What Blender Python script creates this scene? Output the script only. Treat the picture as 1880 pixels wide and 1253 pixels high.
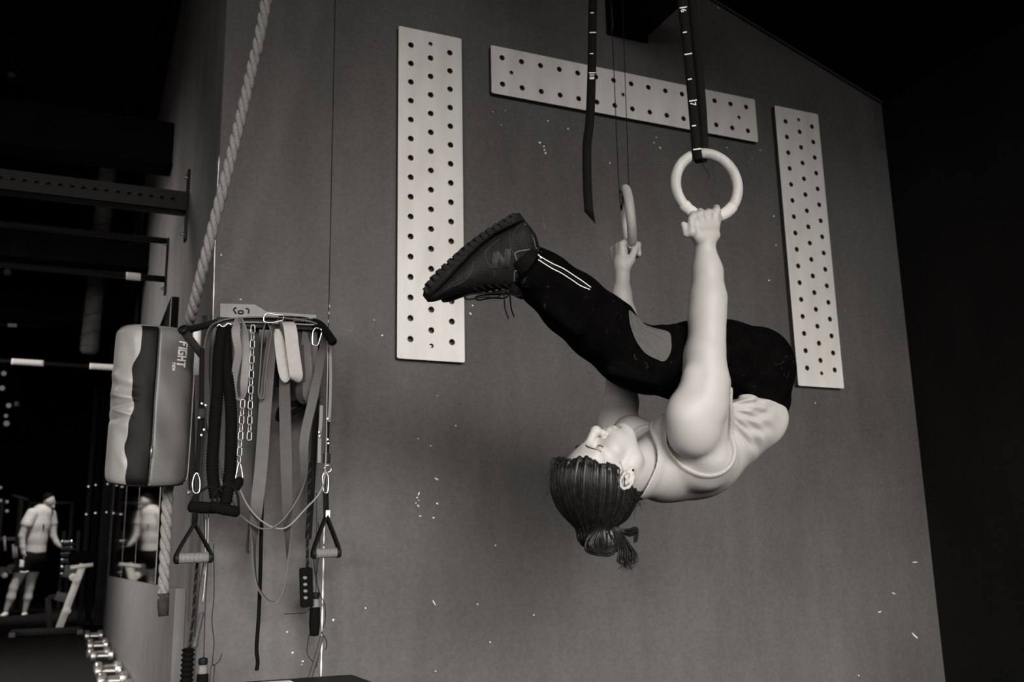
import bpy, bmesh, math, random
import numpy as np
from mathutils import Vector, Matrix, noise as mnoise

for _o in list(bpy.data.objects):
    bpy.data.objects.remove(_o, do_unlink=True)
scene = bpy.context.scene
COL = scene.collection
random.seed(7)
PI = math.pi

# ------------------------------------------------------------------ camera
# metres; main wall is the plane y=0, floor z=0, camera stands at x=0, y=-3.8
IMG_W, IMG_H, FPX = 1880, 1253, 1796.48
CAM = np.array([0.0, -3.8, 0.70])
YAW, PITCH, ROLL = [math.radians(a) for a in (24.2228, 12.5305, -1.2112)]
FWD = np.array([math.sin(YAW)*math.cos(PITCH), math.cos(YAW)*math.cos(PITCH), math.sin(PITCH)])
_r = np.array([math.cos(YAW), -math.sin(YAW), 0.0]); _u = np.cross(_r, FWD)
RGT = math.cos(ROLL)*_r + math.sin(ROLL)*_u
UPV = -math.sin(ROLL)*_r + math.cos(ROLL)*_u
cam_data = bpy.data.cameras.new('camera')
cam_data.sensor_width = 36.0; cam_data.sensor_fit = 'HORIZONTAL'
cam_data.lens = FPX/IMG_W*36.0
cam_data.clip_start = 0.05; cam_data.clip_end = 200
cam_data.dof.use_dof = True; cam_data.dof.focus_distance = 2.95; cam_data.dof.aperture_fstop = 4.0
cam = bpy.data.objects.new('camera', cam_data); COL.objects.link(cam)
M = Matrix(((RGT[0], UPV[0], -FWD[0], CAM[0]), (RGT[1], UPV[1], -FWD[1], CAM[1]), (RGT[2], UPV[2], -FWD[2], CAM[2]), (0, 0, 0, 1)))
cam.matrix_world = M
scene.camera = cam

# ------------------------------------------------------------------ world, lights, exposure
scene.view_settings.view_transform = 'Standard'
scene.view_settings.look = 'None'
scene.view_settings.gamma = 1.0
scene.view_settings.use_curve_mapping = False
scene.view_settings.exposure = 0.0
world = bpy.data.worlds.new('dim_hall_light'); scene.world = world; world.use_nodes = True
world.node_tree.nodes['Background'].inputs[0].default_value = (0.5, 0.48, 0.46, 1)
world.node_tree.nodes['Background'].inputs[1].default_value = 0.008

def area(name, loc, target, sx, sy, power, spread=180):
    l = bpy.data.lights.new(name, 'AREA'); l.shape = 'RECTANGLE'; l.size = sx; l.size_y = sy
    l.energy = power; l.color = (1.0, 0.965, 0.925); l.spread = math.radians(spread)
    o = bpy.data.objects.new(name, l); COL.objects.link(o); o.location = loc
    d = Vector(target)-Vector(loc); o.rotation_euler = d.to_track_quat('-Z', 'Y').to_euler()
    return o
area('daylight_window', (2.0, -9.0, 2.6), (2.7, 0.0, -1.4), 7.6, 3.2, 300, 59)
area('hall_window', (-5.0, -8.0, 1.9), (0.2, 1.6, -0.6), 3.2, 1.4, 55, 52)
area('far_person_fill', (0.1, 11.6, 4.5), (-0.5, 13.5, 0.6), 1.0, 0.7, 52, 75)  # unseen fill added to brighten the standing person
area('side_wall_fill', (-3.0, 2.6, 3.2), (0.447, 3.4, 0.2), 1.6, 0.8, 105, 95)  # added fill without a fixture, lifts the hall-side wall apart from the main wall

# ------------------------------------------------------------------ pixel helpers (a pixel is only a direction)
def ray(px, py):
    return RGT*(px-IMG_W/2) + UPV*(IMG_H/2-py) + FWD*FPX
def P(px, py, Y):
    d = ray(px, py); return CAM + d*((Y-CAM[1])/d[1])
def PX(px, py, X):
    d = ray(px, py); return CAM + d*((X-CAM[0])/d[0])
def PZ(px, py, Z):
    d = ray(px, py); return CAM + d*((Z-CAM[2])/d[2])
def ppm(p):                      # pixels per metre at a point
    return FPX/float((np.asarray(p)-CAM) @ FWD)

# ------------------------------------------------------------------ materials
MATS = {}
def tint(v): return (min(1, v*1.04), v*0.995, v*0.95, 1)
def mat(name, v, rough=0.6, spec=0.3, metal=0.0, noise=0.0, nscale=20.0, bump=0.0, bscale=60.0, aniso=None, emit=0.0, coat=0.0):
    if name in MATS: return MATS[name]
    m = bpy.data.materials.new(name); m.use_nodes = True; nt = m.node_tree
    b = nt.nodes['Principled BSDF']
    b.inputs['Base Color'].default_value = tint(v); b.inputs['Roughness'].default_value = rough
    b.inputs['Specular IOR Level'].default_value = spec; b.inputs['Metallic'].default_value = metal
    b.inputs['Coat Weight'].default_value = coat
    if emit: 
        b.inputs['Emission Color'].default_value = tint(1.0); b.inputs['Emission Strength'].default_value = emit
    tc = nt.nodes.new('ShaderNodeTexCoord')
    src = tc.outputs['Object']
    if aniso:
        mp = nt.nodes.new('ShaderNodeMapping'); mp.inputs['Scale'].default_value = aniso
        nt.links.new(src, mp.inputs['Vector']); src = mp.outputs['Vector']
    if noise:
        n = nt.nodes.new('ShaderNodeTexNoise'); n.inputs['Scale'].default_value = nscale; n.inputs['Detail'].default_value = 6
        nt.links.new(src, n.inputs['Vector'])
        r = nt.nodes.new('ShaderNodeValToRGB')
        r.color_ramp.elements[0].position = 0.3; r.color_ramp.elements[1].position = 0.7
        r.color_ramp.elements[0].color = tint(v*(1-noise)); r.color_ramp.elements[1].color = tint(v*(1+noise))
        nt.links.new(n.outputs['Fac'], r.inputs['Fac']); nt.links.new(r.outputs['Color'], b.inputs['Base Color'])
    if bump:
        n2 = nt.nodes.new('ShaderNodeTexNoise'); n2.inputs['Scale'].default_value = bscale; n2.inputs['Detail'].default_value = 4
        nt.links.new(src, n2.inputs['Vector'])
        bp = nt.nodes.new('ShaderNodeBump'); bp.inputs['Strength'].default_value = bump; bp.inputs['Distance'].default_value = 0.004
        nt.links.new(n2.outputs['Fac'], bp.inputs['Height']); nt.links.new(bp.outputs['Normal'], b.inputs['Normal'])
    MATS[name] = m
    return m

def wall_mat(name, v, streak=0.12, spec=.18):
    """painted plaster: large cloudy stains, fine mottling, faint scuffs"""
    m = bpy.data.materials.new(name); m.use_nodes = True; nt = m.node_tree; L = nt.links.new
    b = nt.nodes['Principled BSDF']; b.inputs['Roughness'].default_value = 0.62; b.inputs['Specular IOR Level'].default_value = spec
    tc = nt.nodes.new('ShaderNodeTexCoord')
    def ns(scale, detail, sc=(1, 1, 1), dist=0.0):
        mp = nt.nodes.new('ShaderNodeMapping'); mp.inputs['Scale'].default_value = sc; L(tc.outputs['Object'], mp.inputs['Vector'])
        n = nt.nodes.new('ShaderNodeTexNoise'); n.inputs['Scale'].default_value = scale; n.inputs['Detail'].default_value = detail
        n.inputs['Distortion'].default_value = dist
        L(mp.outputs['Vector'], n.inputs['Vector']); return n.outputs['Fac']
    def mth(op, a, c):
        x = nt.nodes.new('ShaderNodeMath'); x.operation = op
        for i, q in enumerate((a, c)):
            if isinstance(q, (int, float)): x.inputs[i].default_value = q
            else: L(q, x.inputs[i])
        return x.outputs[0]
    big = ns(1.6, 3, (1, 1, 0.7)); fine = ns(55, 6); strk = ns(3.5, 4, (3, 3, .5)); grain = ns(420, 2)
    f = mth('ADD', mth('MULTIPLY', mth('SUBTRACT', big, .5), .95), 1.0)
    f = mth('ADD', f, mth('MULTIPLY', mth('SUBTRACT', fine, .5), .5))
    f = mth('ADD', f, mth('MULTIPLY', mth('SUBTRACT', strk, .5), streak*3))
    f = mth('ADD', f, mth('MULTIPLY', mth('SUBTRACT', grain, .5), .5))
    # faint chalky scuffs
    wv = ns(9, 5, (1, 1, 1), 2.5)
    sc = nt.nodes.new('ShaderNodeValToRGB'); sc.color_ramp.elements[0].position = .715; sc.color_ramp.elements[1].position = .80
    L(wv, sc.inputs['Fac'])
    f = mth('ADD', f, mth('MULTIPLY', sc.outputs['Color'], .55))
    cm = nt.nodes.new('ShaderNodeMix'); cm.data_type = 'RGBA'; cm.blend_type = 'MULTIPLY'; cm.inputs[0].default_value = 1.0
    cm.inputs[6].default_value = tint(v)
    cb = nt.nodes.new('ShaderNodeCombineColor'); [L(f, cb.inputs[i]) for i in range(3)]
    L(cb.outputs[0], cm.inputs[7]); L(cm.outputs[2], b.inputs['Base Color'])
    bp = nt.nodes.new('ShaderNodeBump'); bp.inputs['Strength'].default_value = .25; bp.inputs['Distance'].default_value = .002
    L(ns(140, 4), bp.inputs['Height']); L(bp.outputs['Normal'], b.inputs['Normal'])
    MATS[name] = m
    return m

wall_mat('grey_wall', 0.080); wall_mat('side_wall', 0.125, .2); wall_mat('black_wall', 0.013, spec=.05)
mat('black_paint', 0.0035, .75, .03, noise=.3, nscale=4); mat('rubber_floor', 0.010, .8, .08, noise=.4, nscale=60)
mat('birch', 0.61, .55, .25, noise=.10, nscale=9, aniso=(1.2, 1.2, .35), bump=.1, bscale=90)
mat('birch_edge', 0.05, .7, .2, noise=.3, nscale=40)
mat('ring_wood', 0.37, .5, .3, noise=.22, nscale=30, aniso=(1, 1, .15), bump=.12, bscale=120)
mat('tape', 0.50, .8, .2, bump=.4, bscale=160); mat('chip', 0.75, .9, .1)
mat('black_web', 0.007, .75, .08, bump=.5, bscale=700); mat('print_white', 0.70, .7, .2)
mat('skin', 0.35, .5, .3, noise=.05, nscale=14, bump=.09, bscale=380)
mat('shirt', 0.33, .9, .1, noise=.10, nscale=420, bump=.13, bscale=600)
mat('pants', 0.0016, .9, .02, noise=.35, nscale=26, bump=.5, bscale=120); mat('pants_panel', 0.075, .85, .15, noise=.12, nscale=300, bump=.3, bscale=300)
mat('shoe_black', 0.007, .6, .12, noise=.35, nscale=45, bump=.4, bscale=220); mat('shoe_sole', 0.008, .7, .12, noise=.4, nscale=50, bump=.4, bscale=150)
mat('shoe_grey', 0.032, .7, .15, noise=.2, nscale=90); mat('shoe_trim', 0.085, .6, .2)
mat('hair', 0.007, .38, .28, noise=.5, nscale=60); mat('brow', 0.015, .6, .3); mat('lash', .02, .6, .3)
mat('lip', 0.40, .45, .35)
mat('rope', 0.22, .85, .15, noise=.22, nscale=160, bump=.6, bscale=420); mat('rope_dark', 0.03, .8, .2, noise=.3, nscale=80)
mat('steel', 0.65, .28, .5, metal=1.0); mat('steel_dull', 0.40, .4, .5, metal=.9); mat('black_steel', 0.008, .5, .12)
mat('dark_grey_steel', 0.05, .5, .3); mat('rig_steel', 0.010, .6, .1); mat('rig_black', 0.004, .7, .05)
mat('bracket_grey', 0.20, .5, .3, noise=.1, nscale=30)
mat('band_mid', 0.075, .6, .3, noise=.08, nscale=40); mat('band_pale', 0.33, .6, .3, noise=.06, nscale=40)
mat('band_dark', 0.022, .6, .2); mat('band_edge', 0.17, .6, .3); mat('band_light', 0.19, .6, .25, noise=.06, nscale=40); mat('black_foam', 0.004, .85, .05, bump=.5, bscale=200)
mat('grip_grey', 0.15, .7, .25, noise=.15, nscale=120, bump=.5, bscale=260)
mat('leather_sheen', 0.23, .38, .5, noise=.12, nscale=9, bump=.15, bscale=60); mat('leather_black', 0.004, .5, .10)  # the strike pad's sheen is put in as a pale base colour
mat('leather_grey', 0.11, .42, .4, noise=.22, nscale=7, bump=.12, bscale=90)
mat('mirror', 0.72, .03, .5, metal=1.0); mat('wainscot', 0.125, .6, .3, noise=.12, nscale=26, aniso=(1, .4, .2))
mat('duct', 0.09, .6, .1, metal=0, noise=.3, nscale=12)
mat('bg_skin', 0.40, .6, .2); mat('bg_shirt', 0.44, .9, .1, noise=.1, nscale=15); mat('bg_black', 0.005, .8, .05); mat('bg_white', 0.65, .7, .2)
mat('pale_metal', 0.42, .4, .4, metal=.2, noise=.15, nscale=9); mat('chrome', 0.75, .15, .5, metal=1.0)
mat('globe', 0.5, .5, .3, emit=.08)
def chalky(m):
    """faint chalk smears on the black cloth"""
    nt = m.node_tree; b = nt.nodes['Principled BSDF']; src = b.inputs['Base Color'].links[0].from_socket
    tc = nt.nodes.new('ShaderNodeTexCoord'); n = nt.nodes.new('ShaderNodeTexNoise'); n.inputs['Scale'].default_value = 22; n.inputs['Detail'].default_value = 8; n.inputs['Distortion'].default_value = 1.6
    nt.links.new(tc.outputs['Object'], n.inputs['Vector']); r = nt.nodes.new('ShaderNodeValToRGB'); r.color_ramp.elements[0].position = .66; r.color_ramp.elements[1].position = .86
    r.color_ramp.elements[1].color = (.05, .048, .046, 1); nt.links.new(n.outputs['Fac'], r.inputs['Fac'])
    mx = nt.nodes.new('ShaderNodeMix'); mx.data_type = 'RGBA'; mx.blend_type = 'ADD'; mx.inputs[0].default_value = 1.0
    nt.links.new(src, mx.inputs[6]); nt.links.new(r.outputs['Color'], mx.inputs[7]); nt.links.new(mx.outputs[2], b.inputs['Base Color'])
chalky(MATS['pants'])
# ------------------------------------------------------------------ object helpers
def tag(o, label=None, cat=None, group=None, kind=None):
    if label: o['label'] = label
    if cat: o['category'] = cat
    if group: o['group'] = group
    if kind: o['kind'] = kind
    return o
ORG = {}
def thing(name, loc, label, cat, group=None):
    o = bpy.data.objects.new(name, None); COL.objects.link(o); o.empty_display_size = .05
    o.location = loc; ORG[o.name] = np.array(loc, float)
    return tag(o, label, cat, group)
def mesh_data(name, V, F, smooth=True):
    me = bpy.data.meshes.new(name)
    V = np.asarray(V, np.float64)
    me.from_pydata(V.tolist(), [], [list(map(int, f)) for f in F])
    me.polygons.foreach_set('use_smooth', [smooth]*len(me.polygons)); me.update()
    return me
def link(name, me, material, parent=None, org=None):
    o = bpy.data.objects.new(name, me); COL.objects.link(o)
    if material is not None:
        for mm in (material if isinstance(material, (list, tuple)) else [material]):
            me.materials.append(MATS[mm] if isinstance(mm, str) else mm)
    if parent is not None:
        o.parent = parent
    return o
def mk(name, V, F, material, parent=None, smooth=True, base=None):
    """V in world coordinates; the object's origin is its parent's origin or the base of the thing"""
    V = np.asarray(V, float)
    if parent is not None: org = ORG[parent.name]
    elif base is not None: org = np.asarray(base, float)
    else: org = np.array([(V[:, 0].min()+V[:, 0].max())/2, (V[:, 1].min()+V[:, 1].max())/2, V[:, 2].min()])
    o = link(name, mesh_data(name, V-org, F, smooth), material, parent)
    if parent is None: o.location = org
    ORG[o.name] = org
    return o
def sharp(o, deg=35):
    me = o.data
    bm = bmesh.new(); bm.from_mesh(me)
    for e in bm.edges:
        if len(e.link_faces) == 2 and e.calc_face_angle(0) > math.radians(deg): e.smooth = False
    bm.to_mesh(me); bm.free()
    return o
class MB:
    def __init__(s): s.V = []; s.F = []
    def add(s, V, F):
        n = sum(len(v) for v in s.V); s.V.append(np.asarray(V, float)); s.F += [[i+n for i in f] for f in F]; return s
    def build(s, name, material, parent=None, smooth=True, base=None):
        return mk(name, np.concatenate(s.V), s.F, material, parent, smooth, base)
def unit(v):
    v = np.asarray(v, float); n = np.linalg.norm(v); return v/n if n > 1e-12 else v
def box_geo(c, half, ax=None, bev=0.0):
    """box with optional chamfer; ax rows = local axes in world"""
    ax = np.eye(3) if ax is None else np.asarray(ax, float)
    bm = bmesh.new(); bmesh.ops.create_cube(bm, size=2.0)
    for v in bm.verts: v.co = Vector((v.co.x*half[0], v.co.y*half[1], v.co.z*half[2]))
    if bev > 0: bmesh.ops.bevel(bm, geom=bm.edges[:]+bm.verts[:], offset=bev, segments=2, affect='EDGES', profile=.6)
    bm.verts.index_update()
    V = np.array([v.co[:] for v in bm.verts]) @ ax + np.asarray(c, float); F = [[v.index for v in f.verts] for f in bm.faces]
    bm.free(); return V, F
def box(name, lo, hi, material, parent=None, bev=0.003):
    lo, hi = np.array(lo, float), np.array(hi, float)
    V, F = box_geo((lo+hi)/2, (hi-lo)/2, None, bev)
    return sharp(mk(name, V, F, material, parent, True), 25)
def catmull(pts, n=8, closed=False):
    pts = np.asarray(pts, float); N = len(pts); out = []
    if N < 3 and not closed:
        t = np.linspace(0, 1, n+1)[:, None]; return pts[0]*(1-t)+pts[-1]*t
    rng = range(N if closed else N-1)
    for i in rng:
        if closed: p0, p1, p2, p3 = pts[(i-1) % N], pts[i], pts[(i+1) % N], pts[(i+2) % N]
        else: p0, p1, p2, p3 = pts[max(i-1, 0)], pts[i], pts[i+1], pts[min(i+2, N-1)]
        for k in range(n):
            t = k/n
            out.append(.5*((2*p1)+(-p0+p2)*t+(2*p0-5*p1+4*p2-p3)*t*t+(-p0+3*p1-3*p2+p3)*t**3))
    if not closed: out.append(pts[-1])
    return np.array(out)
def frames(path, closed=False, hint=None):
    path = np.asarray(path, float); n = len(path)
    if closed: T = np.roll(path, -1, 0)-np.roll(path, 1, 0)
    else:
        T = np.gradient(path, axis=0)
    T /= np.maximum(np.linalg.norm(T, axis=1, keepdims=True), 1e-9)
    if hint is None:
        hint = np.array([0, 0, 1.]) if abs(T[0][2]) < .9 else np.array([1., 0, 0])
    N = np.zeros_like(path); v = hint-T[0]*(hint @ T[0]); N[0] = unit(v)
    for i in range(1, n):
        v = N[i-1]-T[i]*(N[i-1] @ T[i]); N[i] = unit(v)
    if closed:   # spread the closing twist
        v = N[-1]-T[0]*(N[-1] @ T[0]); v = unit(v); a = math.atan2(np.cross(N[0], v) @ T[0], N[0] @ v)
        for i in range(n):
            th = -a*i/n; B = np.cross(T[i], N[i]); N[i] = math.cos(th)*N[i]+math.sin(th)*B
    return T, N, np.cross(T, N)
def tube_geo(path, r, sides=8, closed=False, caps=True, round_end=False):
    path = np.asarray(path, float); n = len(path)
    r = np.full(n, r, float) if np.isscalar(r) else np.asarray(r, float)
    T, N, B = frames(path, closed)
    a = np.linspace(0, 2*PI, sides, endpoint=False)
    ring = np.cos(a)[None, :, None]*N[:, None, :]+np.sin(a)[None, :, None]*B[:, None, :]
    V = (path[:, None, :]+ring*r[:, None, None]).reshape(-1, 3); F = []
    m = n if closed else n-1
    for i in range(m):
        j = (i+1) % n
        for k in range(sides):
            l = (k+1) % sides
            F.append([i*sides+k, i*sides+l, j*sides+l, j*sides+k])
    if not closed and caps:
        F.append(list(range(sides))[::-1]); F.append([(n-1)*sides+k for k in range(sides)])
    return V, F
def tube(name, path, r, material, parent=None, sides=8, closed=False, base=None):
    V, F = tube_geo(path, r, sides, closed); return mk(name, V, F, material, parent, True, base)
def ribbon_geo(path, wdir, w, th, closed=False):
    """flat strap: wdir = per point width direction"""
    path = np.asarray(path, float); n = len(path); wdir = np.asarray(wdir, float)
    if wdir.ndim == 1: wdir = np.tile(wdir, (n, 1))
    w = np.full(n, w, float) if np.isscalar(w) else np.asarray(w, float)
    T, _, _ = frames(path, closed)
    W = wdir-T*np.sum(wdir*T, 1, keepdims=True); W /= np.maximum(np.linalg.norm(W, axis=1, keepdims=True), 1e-9)
    Nn = np.cross(T, W)
    V = np.stack([path-W*w[:, None]/2-Nn*th/2, path+W*w[:, None]/2-Nn*th/2, path+W*w[:, None]/2+Nn*th/2, path-W*w[:, None]/2+Nn*th/2], 1).reshape(-1, 3)
    F = []
    for i in range(n if closed else n-1):
        j = (i+1) % n
        for k in range(4):
            l = (k+1) % 4; F.append([i*4+k, i*4+l, j*4+l, j*4+k])
    if not closed: F.append([3, 2, 1, 0]); F.append([(n-1)*4+k for k in range(4)])
    return V, F
def lathe_geo(prof, p0, axis, sides=20, hint=None):
    """prof: list of (r, h) along axis from p0"""
    axis = unit(axis); h = np.array([0, 0, 1.]) if abs(axis[2]) < .9 else np.array([1., 0, 0])
    N = unit(h-axis*(h @ axis)); B = np.cross(axis, N); a = np.linspace(0, 2*PI, sides, endpoint=False)
    V = []; F = []
    for (r, hh) in prof:
        V += [np.asarray(p0)+axis*hh+r*(math.cos(t)*N+math.sin(t)*B) for t in a]
    for i in range(len(prof)-1):
        for k in range(sides):
            l = (k+1) % sides; F.append([i*sides+k, i*sides+l, (i+1)*sides+l, (i+1)*sides+k])
    F.append(list(range(sides))[::-1]); F.append([(len(prof)-1)*sides+k for k in range(sides)])
    return V, F
def lathe(name, prof, p0, axis, material, parent=None, sides=20, base=None, deg=40):
    V, F = lathe_geo(prof, p0, axis, sides); return sharp(mk(name, V, F, material, parent, True, base), deg)
def torus_geo(c, n, R, r, seg=48, sides=14, hint=None):
    n = unit(n); h = np.array([0, 0, 1.]) if hint is None else np.asarray(hint, float)
    U = unit(h-n*(h @ n)); W = np.cross(n, U); t = np.linspace(0, 2*PI, seg, endpoint=False)
    path = np.asarray(c)+R*(np.cos(t)[:, None]*U+np.sin(t)[:, None]*W)
    return tube_geo(path, r, sides, True)
def curve_mesh(name, loops, depth, bev=0.0):
    """flat outline with holes -> solid plate, outline in local xy, thickness along z"""
    cu = bpy.data.curves.new(name, 'CURVE'); cu.dimensions = '2D'; cu.fill_mode = 'BOTH'; cu.extrude = depth/2-bev; cu.bevel_depth = bev; cu.bevel_resolution = 1
    for lp in loops:
        s = cu.splines.new('POLY'); s.points.add(len(lp)-1); s.use_cyclic_u = True
        for p_, q in zip(s.points, lp): p_.co = (q[0], q[1], 0, 1)
    o = bpy.data.objects.new(name, cu); COL.objects.link(o)
    dg = bpy.context.evaluated_depsgraph_get(); me = bpy.data.meshes.new_from_object(o.evaluated_get(dg))
    bpy.data.objects.remove(o, do_unlink=True)
    V = np.array([v.co[:] for v in me.vertices]); F = [list(p_.vertices) for p_ in me.polygons]
    bpy.data.meshes.remove(me); return V, F
def text_geo(s, size, offset=0.0, depth=0.0004):
    cu = bpy.data.curves.new('txt', 'FONT'); cu.body = s; cu.size = size; cu.offset = offset; cu.extrude = depth
    cu.align_x = 'CENTER'; cu.align_y = 'CENTER'; cu.resolution_u = 3
    o = bpy.data.objects.new('txt', cu); COL.objects.link(o)
    dg = bpy.context.evaluated_depsgraph_get(); me = bpy.data.meshes.new_from_object(o.evaluated_get(dg))
    bpy.data.objects.remove(o, do_unlink=True)
    V = np.array([v.co[:] for v in me.vertices]); F = [list(p_.vertices) for p_ in me.polygons]
    bpy.data.meshes.remove(me); return V, F
def place(V, c, ex, ey):
    ex = unit(ex); ey = np.asarray(ey, float); ey = unit(ey-ex*(ey @ ex)); ez = np.cross(ex, ey)
    return np.asarray(c)+V[:, :1]*ex+V[:, 1:2]*ey+V[:, 2:3]*ez

# ------------------------------------------------------------------ implicit surfaces: smooth unions meshed with surface nets
class Field:
    def __init__(s, xs, ys, zs):
        s.ax = [np.asarray(a, np.float32) for a in (xs, ys, zs)]
        s.F = np.full([len(a) for a in s.ax], 9.0, np.float32); s.h = float(max(np.diff(a).max() for a in s.ax))
    def sub(s, lo, hi, m):
        sl = []
        for a, l, h in zip(s.ax, lo, hi):
            i = int(np.searchsorted(a, l-m)); j = int(np.searchsorted(a, h+m)); sl.append(slice(max(i-1, 0), min(j+1, len(a))))
        if any(q.stop <= q.start for q in sl): return None, None
        return tuple(sl), (s.ax[0][sl[0]][:, None, None], s.ax[1][sl[1]][None, :, None], s.ax[2][sl[2]][None, None, :])
    def apply(s, d, sl, k, mode):
        A = s.F[sl]
        if mode == 'cut': d = -d
        sg = 1.0 if mode == 'add' else -1.0
        a, b = A*sg, d*sg
        if k > 0:
            h = np.clip(.5+.5*(b-a)/k, 0, 1); r = b*(1-h)+a*h-k*h*(1-h)
        else: r = np.minimum(a, b)
        s.F[sl] = (r*sg).astype(np.float32)
    def cap(s, a, b, ra, rb=None, k=0.01, mode='add', sy=1.0, y0=None):
        """tapered capsule; sy<1 stretches it sideways (y) by 1/sy about y0"""
        rb = ra if rb is None else rb; a = np.asarray(a, float); b = np.asarray(b, float); R = max(ra, rb)
        ext = np.array([R, R/sy, R]); sl, g = s.sub(np.minimum(a, b)-ext, np.maximum(a, b)+ext, k+s.h*2)
        if sl is None: return s
        y0 = (a[1]+b[1])/2 if y0 is None else y0
        X, Y, Z = g; Y = (Y-y0)*sy+y0
        ay = (a[1]-y0)*sy+y0; by = (b[1]-y0)*sy+y0
        d = np.array([b[0]-a[0], by-ay, b[2]-a[2]]); L2 = max(float(d @ d), 1e-12)
        t = np.clip(((X-a[0])*d[0]+(Y-ay)*d[1]+(Z-a[2])*d[2])/L2, 0, 1)
        q = np.sqrt((X-a[0]-t*d[0])**2+(Y-ay-t*d[1])**2+(Z-a[2]-t*d[2])**2)-(ra+(rb-ra)*t)
        s.apply(q, sl, k, mode); return s
    def ell(s, c, rad, axes=None, k=0.01, mode='add'):
        """ellipsoid with optional local axes (rows)"""
        c = np.asarray(c, float); rad = np.asarray(rad, float); A = np.eye(3) if axes is None else np.asarray(axes, float)
        e = np.sqrt(((A*rad[:, None])**2).sum(0)); sl, g = s.sub(c-e, c+e, k+s.h*2)
        if sl is None: return s
        X, Y, Z = g[0]-c[0], g[1]-c[1], g[2]-c[2]
        u = [(A[i, 0]*X+A[i, 1]*Y+A[i, 2]*Z) for i in range(3)]
        k0 = np.sqrt(sum((u[i]/rad[i])**2 for i in range(3))); k1 = np.sqrt(sum((u[i]/rad[i]**2)**2 for i in range(3)))
        s.apply(k0*(k0-1)/np.maximum(k1, 1e-6), sl, k, mode); return s
    def plane(s, p, n, k=0.004):
        """keep the side the normal points away from"""
        n = unit(n); X, Y, Z = s.ax[0][:, None, None], s.ax[1][None, :, None], s.ax[2][None, None, :]
        d = (X-p[0])*n[0]+(Y-p[1])*n[1]+(Z-p[2])*n[2]
        s.apply(-d, (slice(None),)*3, k, 'cut'); return s
    def bumpy(s, fn, lo, hi):
        sl, g = s.sub(lo, hi, 0); s.F[sl] += fn(*g).astype(np.float32); return s
    def mesh(s):
        F = s.F; ins = F < 0; nx, ny, nz = F.shape
        c = np.zeros((nx-1, ny-1, nz-1), np.uint8)
        for i in (0, 1):
            for j in (0, 1):
                for k in (0, 1): c += ins[i:nx-1+i, j:ny-1+j, k:nz-1+k]
        act = np.argwhere((c > 0) & (c < 8)); del c
        idx = np.full((nx-1, ny-1, nz-1), -1, np.int32); idx[act[:, 0], act[:, 1], act[:, 2]] = np.arange(len(act))
        S = np.zeros((len(act), 3)); n = np.zeros(len(act)); cor = [(i, j, k) for i in (0, 1) for j in (0, 1) for k in (0, 1)]
        xs = [a.astype(np.float64) for a in s.ax]
        for a in cor:
            for ax in range(3):
                if a[ax]: continue
                b = list(a); b[ax] = 1
                ia = act+np.array(a); ib = act+np.array(b)
                fa = F[ia[:, 0], ia[:, 1], ia[:, 2]].astype(np.float64); fb = F[ib[:, 0], ib[:, 1], ib[:, 2]].astype(np.float64)
                m = (fa < 0) != (fb < 0); t = np.where(m, fa/np.where(m, fa-fb, 1), 0)
                for q in range(3):
                    pa = xs[q][ia[:, q]]; pb = xs[q][ib[:, q]]; S[:, q] += np.where(m, pa+(pb-pa)*t, 0)
                n += m
        V = S/np.maximum(n, 1)[:, None]; Q = []
        for ax in range(3):
            o1, o2 = (ax+1) % 3, (ax+2) % 3
            lo = [slice(None)]*3; hi = [slice(None)]*3; lo[ax] = slice(0, -1); hi[ax] = slice(1, None)
            e = np.argwhere(ins[tuple(lo)] != ins[tuple(hi)])
            lim = [nx-1, ny-1, nz-1]
            e = e[(e[:, o1] > 0) & (e[:, o2] > 0) & (e[:, o1] < lim[o1]) & (e[:, o2] < lim[o2])]
            d1 = np.zeros(3, int); d1[o1] = 1; d2 = np.zeros(3, int); d2[o2] = 1
            q = [idx[tuple((e-x).T)] for x in (d1+d2, d2, d1*0, d1)]
            q = np.stack(q, 1); fl = ins[tuple(e.T)]
            q[~fl] = q[~fl][:, ::-1]; Q.append(q)
        Q = np.concatenate(Q); Q = Q[(Q >= 0).all(1)]
        return V, Q
def quads_obj(name, V, Q, material, parent=None, base=None):
    org = ORG[parent.name] if parent is not None else np.asarray(base, float)
    me = bpy.data.meshes.new(name); me.vertices.add(len(V)); me.vertices.foreach_set('co', (V-org).astype(np.float32).ravel())
    me.loops.add(Q.size); me.loops.foreach_set('vertex_index', Q.astype(np.int32).ravel())
    me.polygons.add(len(Q)); me.polygons.foreach_set('loop_start', np.arange(0, Q.size, 4, dtype=np.int32))
    me.polygons.foreach_set('use_smooth', np.ones(len(Q), bool)); me.update(calc_edges=True); me.validate()
    o = link(name, me, material, parent)
    if parent is None: o.location = org
    ORG[o.name] = org
    return o
def relax(V, Q, it=2, lam=.5):
    """light Laplacian smoothing of a quad mesh"""
    V = V.copy(); a = np.concatenate([Q[:, [0, 1]], Q[:, [1, 2]], Q[:, [2, 3]], Q[:, [3, 0]]]); n = np.zeros(len(V)); np.add.at(n, a[:, 0], 1); np.add.at(n, a[:, 1], 1)
    for _ in range(it):
        S = np.zeros_like(V)
        for q in range(3):
            S[:, q] = np.bincount(a[:, 0], V[a[:, 1], q], len(V))+np.bincount(a[:, 1], V[a[:, 0], q], len(V))
        V += lam*(S/np.maximum(n, 1)[:, None]-V)
    return V
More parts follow.
